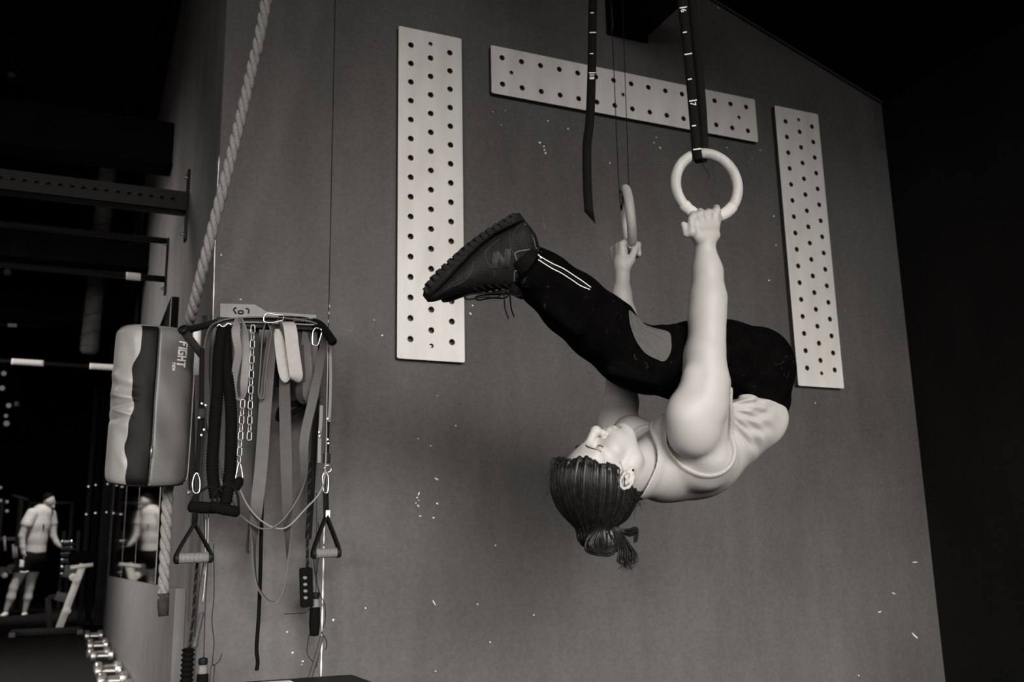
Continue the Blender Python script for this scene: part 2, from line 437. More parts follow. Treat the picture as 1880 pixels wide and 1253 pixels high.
# ------------------------------------------------------------------ the room
SW, RW = 0.447, 4.03                      # x of the hall-side wall and of the black wall
def ceil_z(x): return 3.18+.345*(RW-x)
def prism(name, poly_xz, y0, y1, material, parent=None, kind='structure'):
    n = len(poly_xz); V = [(x, y0, z) for x, z in poly_xz]+[(x, y1, z) for x, z in poly_xz]
    F = [list(range(n)), [n+i for i in range(n)][::-1]]+[[i, n+i, n+(i+1) % n, (i+1) % n] for i in range(n)]
    o = mk(name, V, [f[::-1] for f in F], material, parent, False)
    if kind and parent is None: o['kind'] = kind
    return o
JX = 0.9000                                # joint between the two wall sheets
wall_back = prism('wall_back', [(SW+.002, 0), (RW+.2, 0), (RW+.2, ceil_z(RW+.2)), (SW+.002, ceil_z(SW))], 0.012, 0.16, 'black_paint')
prism('wall_sheet', [(SW+.0005, 0), (JX-.002, 0), (JX-.002, ceil_z(JX)), (SW+.0005, ceil_z(SW))], 0.0, 0.0125, 'grey_wall', wall_back)
prism('wall_sheet', [(JX+.002, 0), (RW, 0), (RW, ceil_z(RW)), (JX+.002, ceil_z(JX))], 0.0015, 0.0125, 'grey_wall', wall_back)
# bare edges of the sheets, chipped to white
def strip(px0, py0, px1, py1, w, seed):
    rnd = random.Random(seed); a, b = P(px0, py0, -.0008), P(px1, py1, -.0008); n = max(3, int(abs(py1-py0)/9)); L = []; R_ = []
    for i in range(n+1):
        c = a+(b-a)*i/n; ww = w*rnd.uniform(.35, 1.0)*(.3 if i in (0, n) else 1); L.append(c-[ww/2, 0, 0]); R_.append(c+[ww/2, 0, 0])
    V = L+R_; F = [[i, i+1, n+2+i, n+1+i] for i in range(n)]
    return mk('bare_edge', V, F, 'chip', wall_back, False)
strip(402.5, 287, 397.5, 375, .0046, 1); strip(396, 395, 391, 590, .0050, 2)
for i, (a, b) in enumerate(((954, 1000), (1003, 1012), (1022, 1110), (1112, 1160), (1165, 1246))):
    x = lambda y: 604-(y-560)*.0216
    strip(x(a), a, x(b), b, .0075, 10+i)
for i, (cx, cy) in enumerate(((604, 575), (603, 590), (605, 562), (600.5, 606))): strip(cx, cy-3, cx, cy+3, .004, 30+i)
# flaked paint on the wall, each flake a small raised chip
def chip(px, py, l, w, ang, parent=wall_back, Y=-.0012):
    c = P(px, py, Y); n = 7; s = ppm(c); V = [c]; rnd = random.Random(int(px*7+py))
    for i in range(n):
        t = 2*PI*i/n; r = rnd.uniform(.75, 1.15); x = math.cos(t)*l/2*r/s; z = math.sin(t)*w/2*r/s
        V.append(c+[x*math.cos(ang)-z*math.sin(ang), .0009, x*math.sin(ang)+z*math.cos(ang)])
    mk('paint_flake', V, [[0, i+1, (i+1) % n+1] for i in range(n)], 'chip', parent, False)
for q in ((991, 262, 5, 4, 0), (999, 269, 4, 3, 1), (1000, 275, 4, 4, 0), (1002, 281, 5, 4, .5), (1006, 222, 3, 3, 0), (1043, 236, 4, 3, .6), (905, 205, 2, 2, 0), (928, 203, 2, 2, 0), (921, 229, 2, 2, 0),
          (1205, 252, 3, 2, 0), (1201, 262, 3, 3, 0), (1212, 271, 5, 3, -.8), (1335, 271, 3, 2, 0), (1396, 276, 3, 2, 0), (1381, 291, 2, 2, 0), (1120, 299, 3, 3, 0), (868, 561, 4, 3, .2), (864, 576, 6, 3, -.8), (904, 533, 2, 2, 0),
          (702, 616, 4, 3, 0), (687, 588, 2, 2, 0), (803, 727, 2, 2, 0), (837, 782, 3, 3, 0), (768, 806, 3, 2, 0), (791, 819, 3, 3, 0), (802, 880, 10, 3, -.5), (769, 907, 9, 2.5, 1.2), (766, 914, 4, 3, 0), (769, 919, 3, 2, .8), (764, 924, 3, 2, -.8), (768, 929, 5, 2.5, -1.0),
          (803, 925, 6, 3, -.6), (772, 948, 5, 2.5, 0), (796, 951, 5, 3, 0), (910, 1002, 3, 3, 0), (797, 1107, 12, 2.2, -1.0), (877, 1110, 3, 3, 0), (980, 1130, 3, 3, 0), (900, 1180, 3, 3, 0), (671, 1117, 3, 3, 0), (612, 1139, 5, 4, 1.2), (527, 1161, 3, 3, 0), (537, 1199, 4, 3, 0), (556, 1215, 4, 3, .3), (554, 1221, 2, 2, 0),
          (800, 1233, 3, 2, 0), (1421, 397, 4, 3, 0), (1425, 450, 3, 3, 0), (1412, 515, 4, 3, .5), (1497, 740, 3, 2, 0), (1427, 797, 3, 2, 0), (1421, 800, 4, 3, 0), (1680, 1168, 20, 3, -.7), (1680, 1033, 14, 2, 0), (1641, 1090, 10, 2, -.3), (1616, 1124, 9, 2, .2), (1577, 1241, 3, 3, 0), (1620, 190, 3, 5, 0), (1628, 259, 3, 4, 0), (1626, 241, 2, 3, 0), (406, 468, 3, 3, 0)):
    chip(*q)
chip(442, 550, 4, 2, .3)
# a darker repaired patch in the top corner
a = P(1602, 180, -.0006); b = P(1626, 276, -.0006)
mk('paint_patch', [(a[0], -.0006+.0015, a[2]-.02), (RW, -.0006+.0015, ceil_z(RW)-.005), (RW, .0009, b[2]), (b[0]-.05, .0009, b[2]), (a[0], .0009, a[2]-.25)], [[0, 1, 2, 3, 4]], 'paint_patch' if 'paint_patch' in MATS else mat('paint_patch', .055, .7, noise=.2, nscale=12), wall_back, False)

HALL_X0, HALL_Y1 = -9.0, 19.0
SWY = 9.2                                  # far end of the hall-side wall
o = prism('wall_left', [(SW, 0), (SW+.15, 0), (SW+.15, ceil_z(SW)), (SW, ceil_z(SW))], 0.0128, SWY, 'side_wall')
wall_left = o
prism('wall_right', [(RW, 0), (RW+.15, 0), (RW+.15, ceil_z(RW)+.1), (RW, ceil_z(RW)+.1)], -6.0, 0.16, 'black_wall')
prism('wall_far', [(HALL_X0, 0), (RW, 0), (RW, 5.4), (HALL_X0, 5.4)], HALL_Y1, HALL_Y1+.15, 'black_paint')
prism('wall_hall', [(HALL_X0-.15, 0), (HALL_X0, 0), (HALL_X0, 5.4), (HALL_X0-.15, 5.4)], -10.0, HALL_Y1, 'black_paint')
prism('wall_rear', [(HALL_X0, 0), (RW+.15, 0), (RW+.15, 5.4), (HALL_X0, 5.4)], -10.15, -10.0, 'black_paint')
prism('floor', [(HALL_X0-.15, -.1), (RW+.2, -.1), (RW+.2, 0), (HALL_X0-.15, 0)], -10.15, HALL_Y1+.15, 'rubber_floor')
prism('ceiling', [(HALL_X0-.15, 5.3), (-1.6, ceil_z(-1.6)), (RW+.2, ceil_z(RW+.2)), (RW+.2, ceil_z(RW)+.15), (-1.6, 5.3+.2), (HALL_X0-.15, 5.5)], -10.15, HALL_Y1+.15, 'black_paint')
# bead along the sloping top edge of the wall, and along the black wall
def bar_box(name, a, b, w, h, material, parent=None, up=(0, 0, 1), bev=.002):
    a = np.asarray(a, float); b = np.asarray(b, float); d = unit(b-a); u = unit(np.asarray(up, float)-d*(np.asarray(up, float) @ d)); s = np.cross(d, u)
    V, F = box_geo((a+b)/2, (np.linalg.norm(b-a)/2, w/2, h/2), [d, s, u], bev)
    return sharp(mk(name, V, F, material, parent), 25)
t1 = bar_box('trim_1', (SW, -.008, ceil_z(SW)-.012), (RW, -.008, ceil_z(RW)-.012), .012, .012, 'dark_grey_steel'); t1['kind'] = 'structure'
t2 = bar_box('trim_2', (RW-.006, -6.0, ceil_z(RW)-.006), (RW-.006, -.02, ceil_z(RW)-.006), .008, .008, 'black_steel'); t2['kind'] = 'structure'
chip(1319, 14, 6, 2, -.55, None if False else wall_back, -.02)
for (y, l) in ((-.42, .05), (-.62, .02), (-.95, .03), (-1.2, .04)):
    mk('paint_flake', [(RW-.012, y, ceil_z(RW)-.012), (RW-.012, y-l, ceil_z(RW)-.012), (RW-.012, y-l, ceil_z(RW)-.0085), (RW-.012, y, ceil_z(RW)-.0085)], [[0, 1, 2, 3]], 'shoe_trim', t2, False)

# black beam running out of the wall overhead
a = P(1123, 66, 0); b = P(1178, 72, 0)
bm_ = thing('ceiling_beam', (b[0]/2+a[0]/2, -.02, a[2]), 'black steel box beam running out from the wall above the level pegboard', 'beam')
box('beam_tube', (a[0], -3.6, a[2]), (b[0]-.004, -.002, a[2]+.16), 'black_paint', bm_, .006)
box('wall_flange', (a[0]-.03, -.014, a[2]-.0), (b[0]+.03, -.001, a[2]+.30), 'black_paint', bm_, .003)
tube('safety_wire', [P(1123, 12, -.02), P(1124, 40, -.02), P(1124, 55, -.03)], .003, 'steel_dull', bm_)

# ------------------------------------------------------------------ pegboards
BY0, BT = -.0305, .029
def pegboard(x0, x1, z0, z1, holes, screws, label):
    r = .0143; c = ((x0+x1)/2, (z0+z1)/2); q = lambda x, z: (x-c[0], z-c[1])
    rc = .007; hole_loops = []
    outer = []
    for (cx, cz, a0) in ((x1-rc, z1-rc, 0), (x0+rc, z1-rc, 90), (x0+rc, z0+rc, 180), (x1-rc, z0+rc, 270)):
        for k in range(4):
            t = math.radians(a0+k*30); outer.append(q(cx+rc*math.cos(t), cz+rc*math.sin(t)))
    for (x, z) in holes:
        hole_loops.append([q(x+r*math.cos(t), z+r*math.sin(t)) for t in np.linspace(0, 2*PI, 20, endpoint=False)])
    for (x, z) in screws:
        hole_loops.append([q(x+.011*math.cos(t), z+.011*math.sin(t)) for t in np.linspace(0, 2*PI, 16, endpoint=False)])
    V, F = curve_mesh('board', [outer]+hole_loops, BT, .0012)
    t = thing('pegboard', (c[0], BY0+BT/2, z0), label, 'pegboard')
    W_ = np.stack([V[:, 0]+c[0], -V[:, 2]+BY0+BT/2, V[:, 1]+c[1]], 1)
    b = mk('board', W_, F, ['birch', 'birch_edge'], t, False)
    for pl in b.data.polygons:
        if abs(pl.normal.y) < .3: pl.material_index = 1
    for (x, z) in screws:
        s = lathe('screw', [(.0001, 0), (.004, .0), (.0042, .003), (.0098, .004), (.0098, .0075), (.001, .0085)][::-1], (x, BY0+.012, z), (0, 1, 0), 'steel', t, 14)
    return t
def hz(px, py): return P(px, py, BY0)[2]
def hx(px, py): return P(px, py, BY0)[0]
s = 3.8+BY0
zt, zb = .6133*s+.7, .2150*s+.7; x0, x1 = .3130*s, .3914*s
d = (hz(756.5, 83)-hz(754.5, 623))/15; zt1 = hz(756.5, 83)
ho = [(x0+(x1-x0)*.19, zt1-d*i) for i in range(16)]+[(x0+(x1-x0)*.5, zt1-d*(i+.5)) for i in range(15)]+[(x0+(x1-x0)*.81, zt1-d*i) for i in range(16)]
pegboard(x0, x1, zb, zt, ho, [(x0+(x1-x0)*.5, zt1+d*.28), (x0+(x1-x0)*.5, zt1-d*15.25)], 'tall upright birch pegboard partly hidden by the black sneakers, nearest the rack of bands')
zt, zb = .6104*s+.7, .2134*s+.7; x0, x1 = .8600*s, .9364*s
d = (hz(1440, 222.5)-hz(1481, 676))/15; zt1 = hz(1440, 222.5)
ho = [(x0+(x1-x0)*.22, zt1-d*i) for i in range(16)]+[(x0+(x1-x0)*.53, zt1-d*(i+.5)) for i in range(15)]+[(x0+(x1-x0)*.83, zt1-d*i) for i in range(16)]
pegboard(x0, x1, zb, zt, ho, [(x0+(x1-x0)*.53, zt1+d*.28), (x0+(x1-x0)*.53, zt1-d*15.25)], 'tall upright birch pegboard beside the black wall corner')
zt, zb = .6130*s+.7, .5500*s+.7; x0, x1 = .4303*s, .8258*s
xa, xb = hx(922, 106), hx(1370, 197); za, zb2 = hz(922, 106), hz(923, 154.5)
ho = [(xa+(xb-xa)*i/14, z) for i in range(15) for z in (za, zb2)]; zm = (za+zb2)/2
pegboard(x0, x1, zb, zt, ho, [(hx(939, 133), zm), (hx(1144, 173), zm), (hx(1357, 217.6), zm)], 'level birch pegboard with two rows of holes mounted sideways behind the ring straps')

# ------------------------------------------------------------------ gymnastic rings and their straps
NR_Y, FR_Y = -1.50, -1.03
RING_R, RING_T = .1010, .0165
nrc = P(1297.5, 341, NR_Y); frc = P(1153.0, 401, FR_Y)
def hdir(yaw): return np.array([math.cos(math.radians(yaw)), -math.sin(math.radians(yaw)), 0])
n_near = np.array([math.sin(math.radians(11)), math.cos(math.radians(11)), 0.06])
yawf = 27.0
u_far = np.array([math.sin(math.radians(yawf)), math.cos(math.radians(yawf)), 0])
dz = P(1160, 455, FR_Y)-P(1146.5, 347, FR_Y); dz = unit(-dz)
n_far = unit(np.cross(u_far, dz))
def gym_ring(c, n, label, tape):
    t = thing('gymnastic_ring', c-[0, 0, RING_R+RING_T], label, 'gymnastic ring')
    V, F = torus_geo(c, n, RING_R, RING_T, 72, 18); mk('hoop', V, F, 'ring_wood', t)
    n = unit(n); U = unit(np.array([0, 0, 1.])-n*n[2]); W = np.cross(n, U)
    for (a0, a1) in tape:
        tt = np.radians(np.linspace(a0, a1, 10)); path = c+RING_R*(np.cos(tt)[:, None]*U+np.sin(tt)[:, None]*W)
        r = RING_T+.0022+.0007*np.array([random.uniform(-1, 1) for _ in tt])
        tube('grip_tape', path, r, 'tape', t, 16)
    return t
# tape angles measured from the top of the hoop
NEARRING = gym_ring(nrc, n_near, 'pale wooden gymnastic ring facing open, gripped beside the level pegboard', [(127, 163), (204, 231)])
gym_ring(frc, n_far, 'pale wooden gymnastic ring seen edge-on beside the hanging strap tail', [(166, 200)])

def strap_path(pts): return catmull(pts, 8)
def marks(strap, path, wd, nrm, items, w):
    """printed ticks and numbers on a strap: items = (pixel row along path as point, kind)"""
    for (pt, kind) in items:
        i = int(np.argmin(np.linalg.norm(path-pt, axis=1))); i = min(max(i, 1), len(path)-2)
        T = unit(path[i+1]-path[i-1]); T = T if T[2] < 0 else -T
        W = unit(wd-T*(wd @ T)); c = pt-T*((pt-path[i]) @ T)*0; c = path[i]+T*((pt-path[i]) @ T)+nrm*.0018
        off = 0.0
        if kind in ('long', 'short') or kind.isdigit():
            L = w*.80 if kind != 'short' else w*.42
            cc = c+W*(w*.06 if kind != 'short' else -w*.06)
            V, F = box_geo(cc, (L/2, .0022, .0003), [unit(W-T*.0), T, np.cross(W, T)], 0)
            mk('tick_mark', V, F, 'print_white', strap, False)
        if kind.isdigit():
            V, F = text_geo(kind, .0235, .0005)
            ext = V[:, 0].max()-V[:, 0].min()
            mk('number', place(V, c+T*(.005+ext/2)+W*(w*.02), T, W), F, 'print_white', strap, False)
SWD = .0285
# near strap: two strands looped under the top of the ring
nst = thing('ring_strap', nrc+[0, 0, RING_R-.02], 'black numbered webbing strap looped through the gripped open ring', 'strap')
view_n = unit(CAM-nrc); wdn = unit(np.array([.80, -.60, .0]))
nrmn = unit(np.cross(wdn, np.array([0, 0, 1.])))
if nrmn @ view_n < 0: nrmn = -nrmn
topn = unit(np.array([0, 0, 1.])-unit(n_near)*unit(n_near)[2])
loop_c = P(1282, 282, NR_Y)
def up_to(p, px, py, Y, ztop):
    q = P(px, py, Y); d = unit(q-p); return p+d*((ztop-p[2])/d[2])
zc = ceil_z(1.65)+.005
fa = P(1279, 276, NR_Y-.022); fb = P(1268, 150, NR_Y-.020); fc = P(1252, 0, NR_Y-.016)
fd = fc+(fc-fb)/np.linalg.norm(fc-fb)*((zc-fc[2])/unit(fc-fb)[2])
ra = P(1292, 268, NR_Y+.020); rb = P(1285, 150, NR_Y+.018); rc_ = P(1270, 0, NR_Y+.014)
rd = rc_+unit(rc_-rb)*((zc-rc_[2])/unit(rc_-rb)[2])
lo1 = P(1283.5, 294, NR_Y-.014); lo2 = P(1287, 299, NR_Y+.000); lo3 = P(1290, 293, NR_Y+.016)
path = np.concatenate([catmull([fd, fc, fb, fa, lo1, lo2, lo3, ra, rb, rc_, rd], 10)])
V, F = ribbon_geo(path, wdn, SWD, .0022); mk('webbing', V, F, 'black_web', nst, True)
fpath = catmull([fc+(fc-fb)*.3, fc, fb, fa], 12)
Yf = NR_Y-.02
marks(nst, fpath, wdn, nrmn, [(P(1248.5, 12, Yf), '6'), (P(1254, 58, Yf), 'short'), (P(1260.5, 99, Yf), 'long'), (P(1263, 145, Yf), 'short'), (P(1267.5, 185, Yf), '7'), (P(1271, 231, Yf), 'short'), (P(1278, 275, Yf), 'long')], SWD)
tube('loose_thread', catmull([P(1287, 298, NR_Y-.01), P(1292, 305, NR_Y-.02), P(1298, 313, NR_Y-.02), P(1302, 322, NR_Y-.02), P(1301, 326, NR_Y-.02)], 4), .0011, 'black_web', nst, 6)
# far strap: seen along its edge, plus the hanging tail with its numbers
vf = unit(np.array([frc[0]-CAM[0], frc[1]-CAM[1], 0]))
fst = thing('ring_strap', frc+[0, 0, RING_R-.02], 'thin edge-on black webbing strap of the other ring with a long loose numbered tail', 'strap')
a1, a2 = P(1137, 352, FR_Y-.004), P(1121.7, 0, FR_Y+.0); b1, b2 = P(1154.5, 352, FR_Y), P(1142.8, 0, FR_Y)
zf = ceil_z(1.7)+.005
a3 = a2+unit(a2-a1)*((zf-a2[2])/unit(a2-a1)[2]); b3 = b2+unit(b2-b1)*((zf-b2[2])/unit(b2-b1)[2])
ftop = frc+dz*RING_R
path = catmull([a3, a2, a1, ftop-dz*(RING_T+.006)-np.array([.008, 0, 0]), ftop-dz*(RING_T+.009), ftop-dz*(RING_T+.006)+np.array([.008, 0, 0]), b1, b2, b3], 10)
V, F = ribbon_geo(path, vf, SWD, .0026); mk('webbing', V, F, 'black_web', fst, True)
TY = FR_Y+.02
tp = [P(1089.5, -30, TY), P(1088.5, 0, TY), P(1087.5, 60, TY), P(1087, 105, TY), P(1085.5, 160, TY), P(1084, 200, TY-.004), P(1082, 232, TY-.01), P(1078, 262, TY-.004), P(1077.5, 300, TY), P(1078.5, 345, TY), P(1081, 388, TY)]
top = tp[0]+unit(tp[0]-tp[1])*((zf-tp[0][2])/unit(tp[0]-tp[1])[2])
path = catmull([top]+tp, 8); wdt = unit(np.array([.87, -.49, 0]))
wv = np.full(len(path), .0312); 
V, F = ribbon_geo(path, wdt, wv, .0022)
# slanted cut end
n4 = len(V); V[n4-4:] += 0
V[n4-3] = P(1093, 411, TY)+[0, -.001, 0]; V[n4-2] = P(1093, 411, TY)+[0, .001, 0]
mk('strap_tail', V, F, 'black_web', fst, True)
nt_ = unit(np.cross(wdt, np.array([0, 0, 1.]))); nt_ = nt_ if nt_ @ unit(CAM-frc) > 0 else -nt_
tpath = catmull(tp, 10)
marks(fst, tpath, wdt, nt_, [(P(1088, 24, TY), 'short'), (P(1086.5, 60, TY), 'long'), (P(1084, 98, TY), 'short'), (P(1086, 134, TY), '18')], .0285)
V, F = text_geo('7', .0235, .0005)
mk('number', place(V, tpath[8]+nt_*.0018+np.array([0, 0, .003]), np.array([0, 0, -1.]), wdt), F, 'print_white', fst, False)
# ------------------------------------------------------------------ the gymnast, hanging tucked under the rings
YM = -1.270                                  # his middle plane at the shoulders
def R(px, p): return px/ppm(p)               # pixels to metres at a point
def grid(lo, hi, h, fine=()):
    """axis with finer steps inside given (a, b, h2) spans"""
    out = [lo]
    while out[-1] < hi:
        x = out[-1]; st = h
        for (a, b, h2) in fine:
            if a <= x <= b: st = h2
        out.append(x+st)
    return np.array(out)
def chain(f, pts, k=.02, sy=1.0, y0=None, infl=0.0):
    """pts: (px, py, Y, radius_px)"""
    q = [(P(a, b, c), r) for (a, b, c, r) in pts]
    for (p, r), (p2, r2) in zip(q[:-1], q[1:]): f.cap(p, p2, R(r, p)+infl, R(r2, p2)+infl, k=k, sy=sy, y0=y0)
# head frame: origin between the ears, f = facing, u = towards the crown, l = towards the camera (his right)
HY = -1.355
HO = P(1119, 873, HY)
_f = P(1119-65, 873-78, HY)-HO; _f[1] = 0; HF = unit(_f)
HU = np.array([-HF[2], 0, HF[0]]); HU = HU if HU @ (P(1119-76, 873+65, HY)-HO) > 0 else -HU
turn = math.radians(9)                         # face turned a little to the camera
HL = np.array([0, -1.0, 0]); HF, HL = unit(math.cos(turn)*HF+math.sin(turn)*HL), unit(math.cos(turn)*HL-math.sin(turn)*HF)
HS = 1.10
tl = math.radians(12); HF, HU = math.cos(tl)*HF-math.sin(tl)*HU, math.sin(tl)*HF+math.cos(tl)*HU
def H(f, u, l=0.0): return HO+HS*(HF*f+HU*u+HL*l)
HAX = np.array([HF, HU, HL])
NSH = P(1273, 795, -1.455); FSH = np.array([NSH[0]-.005, 2*YM-NSH[1], NSH[2]+.02])
def body_core(f, infl=0.0, parts=('torso', 'legs', 'arms', 'head'), k=.03):
    if 'torso' in parts:
        # centre line of the trunk: pelvis, waist, ribs, upper chest; wide in y
        T = [(1352, 690, .105), (1352, 745, .100), (1322, 800, .105), (1272, 841, .113), (1222, 852, .103)]
        q = [(P(a, b, YM), r+infl) for a, b, r in T]
        for i in range(len(q)-1):
            f.cap(q[i][0], q[i+1][0], q[i][1], q[i+1][1], k=k, sy=.66 if i > 1 else .70, y0=YM)
        # shoulder blades and the lats that run to the arms
        for sgn in (-1, 1):
            ys = YM+sgn*.115
            f.cap(P(1292-(0 if sgn < 0 else 66), 846+(0 if sgn < 0 else 28), YM+sgn*.12)+[0, 0, 0], (NSH if sgn < 0 else FSH)+[.02, -sgn*.03, -.01], .070+infl, .066+infl, k=k)
            f.cap(P(1225, 822, YM)+[0, sgn*.05, .0], (NSH if sgn < 0 else FSH)+[-.02, -sgn*.07, .005], .060+infl, .058+infl, k=k)
    if 'legs' in parts:
        chain(f, [(1386, 664, -1.365, 60), (1330, 660, -1.365, 66), (1258, 664, -1.36, 63), (1190, 662, -1.36, 55), (1150, 648, -1.355, 52), (1100, 600, -1.375, 56), (1050, 558, -1.40, 53), (1000, 515, -1.42, 44), (966, 487, -1.43, 37)][:9 if infl > 0 else 8], k, infl=infl*.5 if infl > 0 else -.008)
        b = [(1386, 664, -1.365, 60), (1330, 660, -1.365, 64), (1258, 664, -1.36, 60), (1190, 660, -1.36, 50), (1150, 645, -1.355, 48), (1100, 598, -1.375, 50), (1050, 556, -1.40, 46), (1000, 515, -1.42, 36), (966, 487, -1.43, 30)]
        off = np.array([.115, .195, .03]); q = [(P(x, y, Y)+off*(1 if i < 2 else .92), R(r, P(x, y, Y))) for i, (x, y, Y, r) in enumerate(b)]
        for i in range(len(q)): q[i] = (q[i][0]+(np.array([-.10, 0, .01]) if i < 2 else 0), q[i][1])
        q = q if infl > 0 else q[:8]
        for (p, r), (p2, r2) in zip(q[:-1], q[1:]): f.cap(p, p2, r+infl, r2+infl, k=k)
        # seat
        f.cap(P(1394, 668, -1.36), P(1374, 700, -1.36), .092+infl, .085+infl, k=k)
        f.cap(P(1394, 668, -1.36)+[0, .18, 0], P(1374, 700, -1.36)+[0, .18, 0], .092+infl, .085+infl, k=k)
# ---- skin
fx = grid(1.00, 2.13, .0042, ((1.26, 1.80, .0028),)); fy = grid(-1.62, -.90, .0036, ((-1.48, -1.26, .0024), (-1.56, -1.48, .0030)))
fz = grid(.74, 1.86, .0040, ((.86, 1.12, .0025), (1.62, 1.76, .0026)))
S = Field(fx, fy, fz)
body_core(S)
# near (right) arm
AY = -1.500
chain(S, [(1294, 452, AY, 19.5), (1299, 500, AY, 24), (1300, 548, AY, 30), (1298, 585, AY, 30.0), (1298.5, 622, AY, 28)], .035)
chain(S, [(1298.5, 622, AY, 28), (1295, 655, AY, 32), (1296, 700, AY, 38), (1288, 742, -1.492, 43), (1281, 775, -1.478, 44)], .035)
S.ell(P(1264, 765, -1.492), (.068, .062, .078), k=.03)            # deltoid
S.ell(P(1272, 800, -1.470), (.074, .060, .062), k=.03)
S.cap(P(1318, 705, -1.490), P(1302, 840, -1.44), .034, .050, k=.025)   # triceps towards the shoulder blade
S.cap(P(1312, 838, -1.43), P(1290, 862, -1.40), .046, .046, k=.03)
S.cap(P(1272, 690, -1.508), P(1268, 742, -1.50), .028, .030, k=.02)    # biceps edge
S.ell(P(1300, 618, AY+.010), (.030, .030, .040), k=.02)
# far (left) arm
BY = -1.030
chain(S, [(1143, 508, BY, 12.5), (1142, 540, BY, 16.5), (1145, 580, BY, 23), (1147, 620, BY, 24), (1146, 655, BY, 22), (1142, 700, BY, 27.5), (1140, 740, -1.04, 31), (1134, 775, -1.06, 36), (1136, 800, -1.08, 38)], .018)
S.cap(P(1136, 792, -1.08), FSH, .066, .066, k=.03)
# ---- near hand: back of the hand towards the camera, fingers over the ring, thumb round it from below
fing = [(1273.5, 394), (1286, 389.5), (1300.5, 388), (1315.5, 383)]
wr = P(1294, 450, AY-.004)
for i, (mx, my) in enumerate(fing):
    mcp = P(mx, my+5, AY-.028); base = P(1288+i*5.0, 438, AY-.010)
    S.cap(wr, base, .022, .020, k=.012); S.cap(base, mcp, .0185, .0125, k=.009)
    pip = P(mx-1, my+1.5, AY+.014); dip = P(mx-1, my+19, AY+.036); tip = P(mx-1, my+30, AY+.014)
    top = P(mx, my-0.5+(2 if i == 2 else 0), AY-.012)
    S.cap(mcp, top, .0118, .0105, k=.005); S.cap(top, pip, .0100, .0098, k=.004); S.cap(pip, dip, .0096, .0088, k=.004); S.cap(dip, tip, .0086, .0075, k=.004)
S.cap(P(1283, 436, AY-.012), P(1312, 432, AY-.012), .019, .017, k=.012)
S.cap(P(1281, 418, AY-.022), P(1312, 414, AY-.022), .016, .015, k=.012)
# thumb and its web
S.cap(P(1284, 436, AY-.016), P(1268, 428, AY-.022), .016, .013, k=.010); S.cap(P(1268, 428, AY-.022), P(1260, 430, AY-.016), .0120, .0105, k=.006)
S.cap(P(1260, 430, AY-.016), P(1254.5, 412, AY-.012), .0105, .0085, k=.004)
S.cap(P(1271, 426, AY-.030), P(1268, 404, AY-.026), .0105, .0090, k=.010)
# heel of the little finger and folded fingertips showing under the ring
S.cap(P(1310, 424, AY-.010), P(1320, 400, AY-.016), .0125, .0110, k=.010); S.cap(P(1316, 398, AY-.02), P(1325, 403, AY+.0), .0100, .0085, k=.006)
# ---- far hand, seen from the thumb side
w2 = P(1143, 507, BY)
S.cap(w2, P(1141, 484, BY-.004), .0235, .0270, k=.012); S.cap(P(1141, 488, BY), P(1141, 459, BY-.002), .0250, .0210, k=.012)
S.cap(P(1141, 462, BY-.004), P(1136.5, 452, BY-.002), .0170, .0140, k=.008)
for j, dy in enumerate((-.020, .000, .020, .040)):
    a = P(1136.5, 452, BY)+[0, dy, 0]; b = P(1143, 447, BY)+[0, dy, 0]; c = P(1158, 456+j, BY)+[0, dy, .0]; d_ = P(1164, 470, BY)+[0, dy, 0]
    S.cap(P(1140, 480, BY)+[0, dy*.7, 0], a, .0150, .0120, k=.008)
    S.cap(a, b, .0120, .0105, k=.004); S.cap(b+[0, 0, -.0], c, .0100, .0100, k=.004) if j == 0 else None
    S.cap(c+[.016, 0, .010], d_+[.008, 0, 0], .0098, .0090, k=.004)
S.cap(P(1147, 493, BY-.012), P(1158, 478, BY-.024), .0190, .0150, k=.010)         # ball of the thumb
S.cap(P(1158, 478, BY-.024), P(1165, 460, BY-.026), .0130, .0115, k=.006); S.cap(P(1165, 460, BY-.026), P(1172.5, 449, BY-.016), .0110, .0098, k=.005)
S.cap(P(1172.5, 449, BY-.016), P(1173, 468, BY-.006), .0090, .0078, k=.004)
# ---- neck
S.cap(H(-.012, -.035), P(1207, 838, YM-.02), .062, .066, k=.03)
S.cap(H(-.015, -.03, .045), P(1200, 806, YM-.05), .022, .016, k=.025); S.cap(H(-.03, -.05, .0), P(1228, 868, YM), .055, .065, k=.04)
S.cap(P(1196, 806, YM-.03), NSH+[-.03, .05, .01], .014, .020, k=.03)          # collar bone
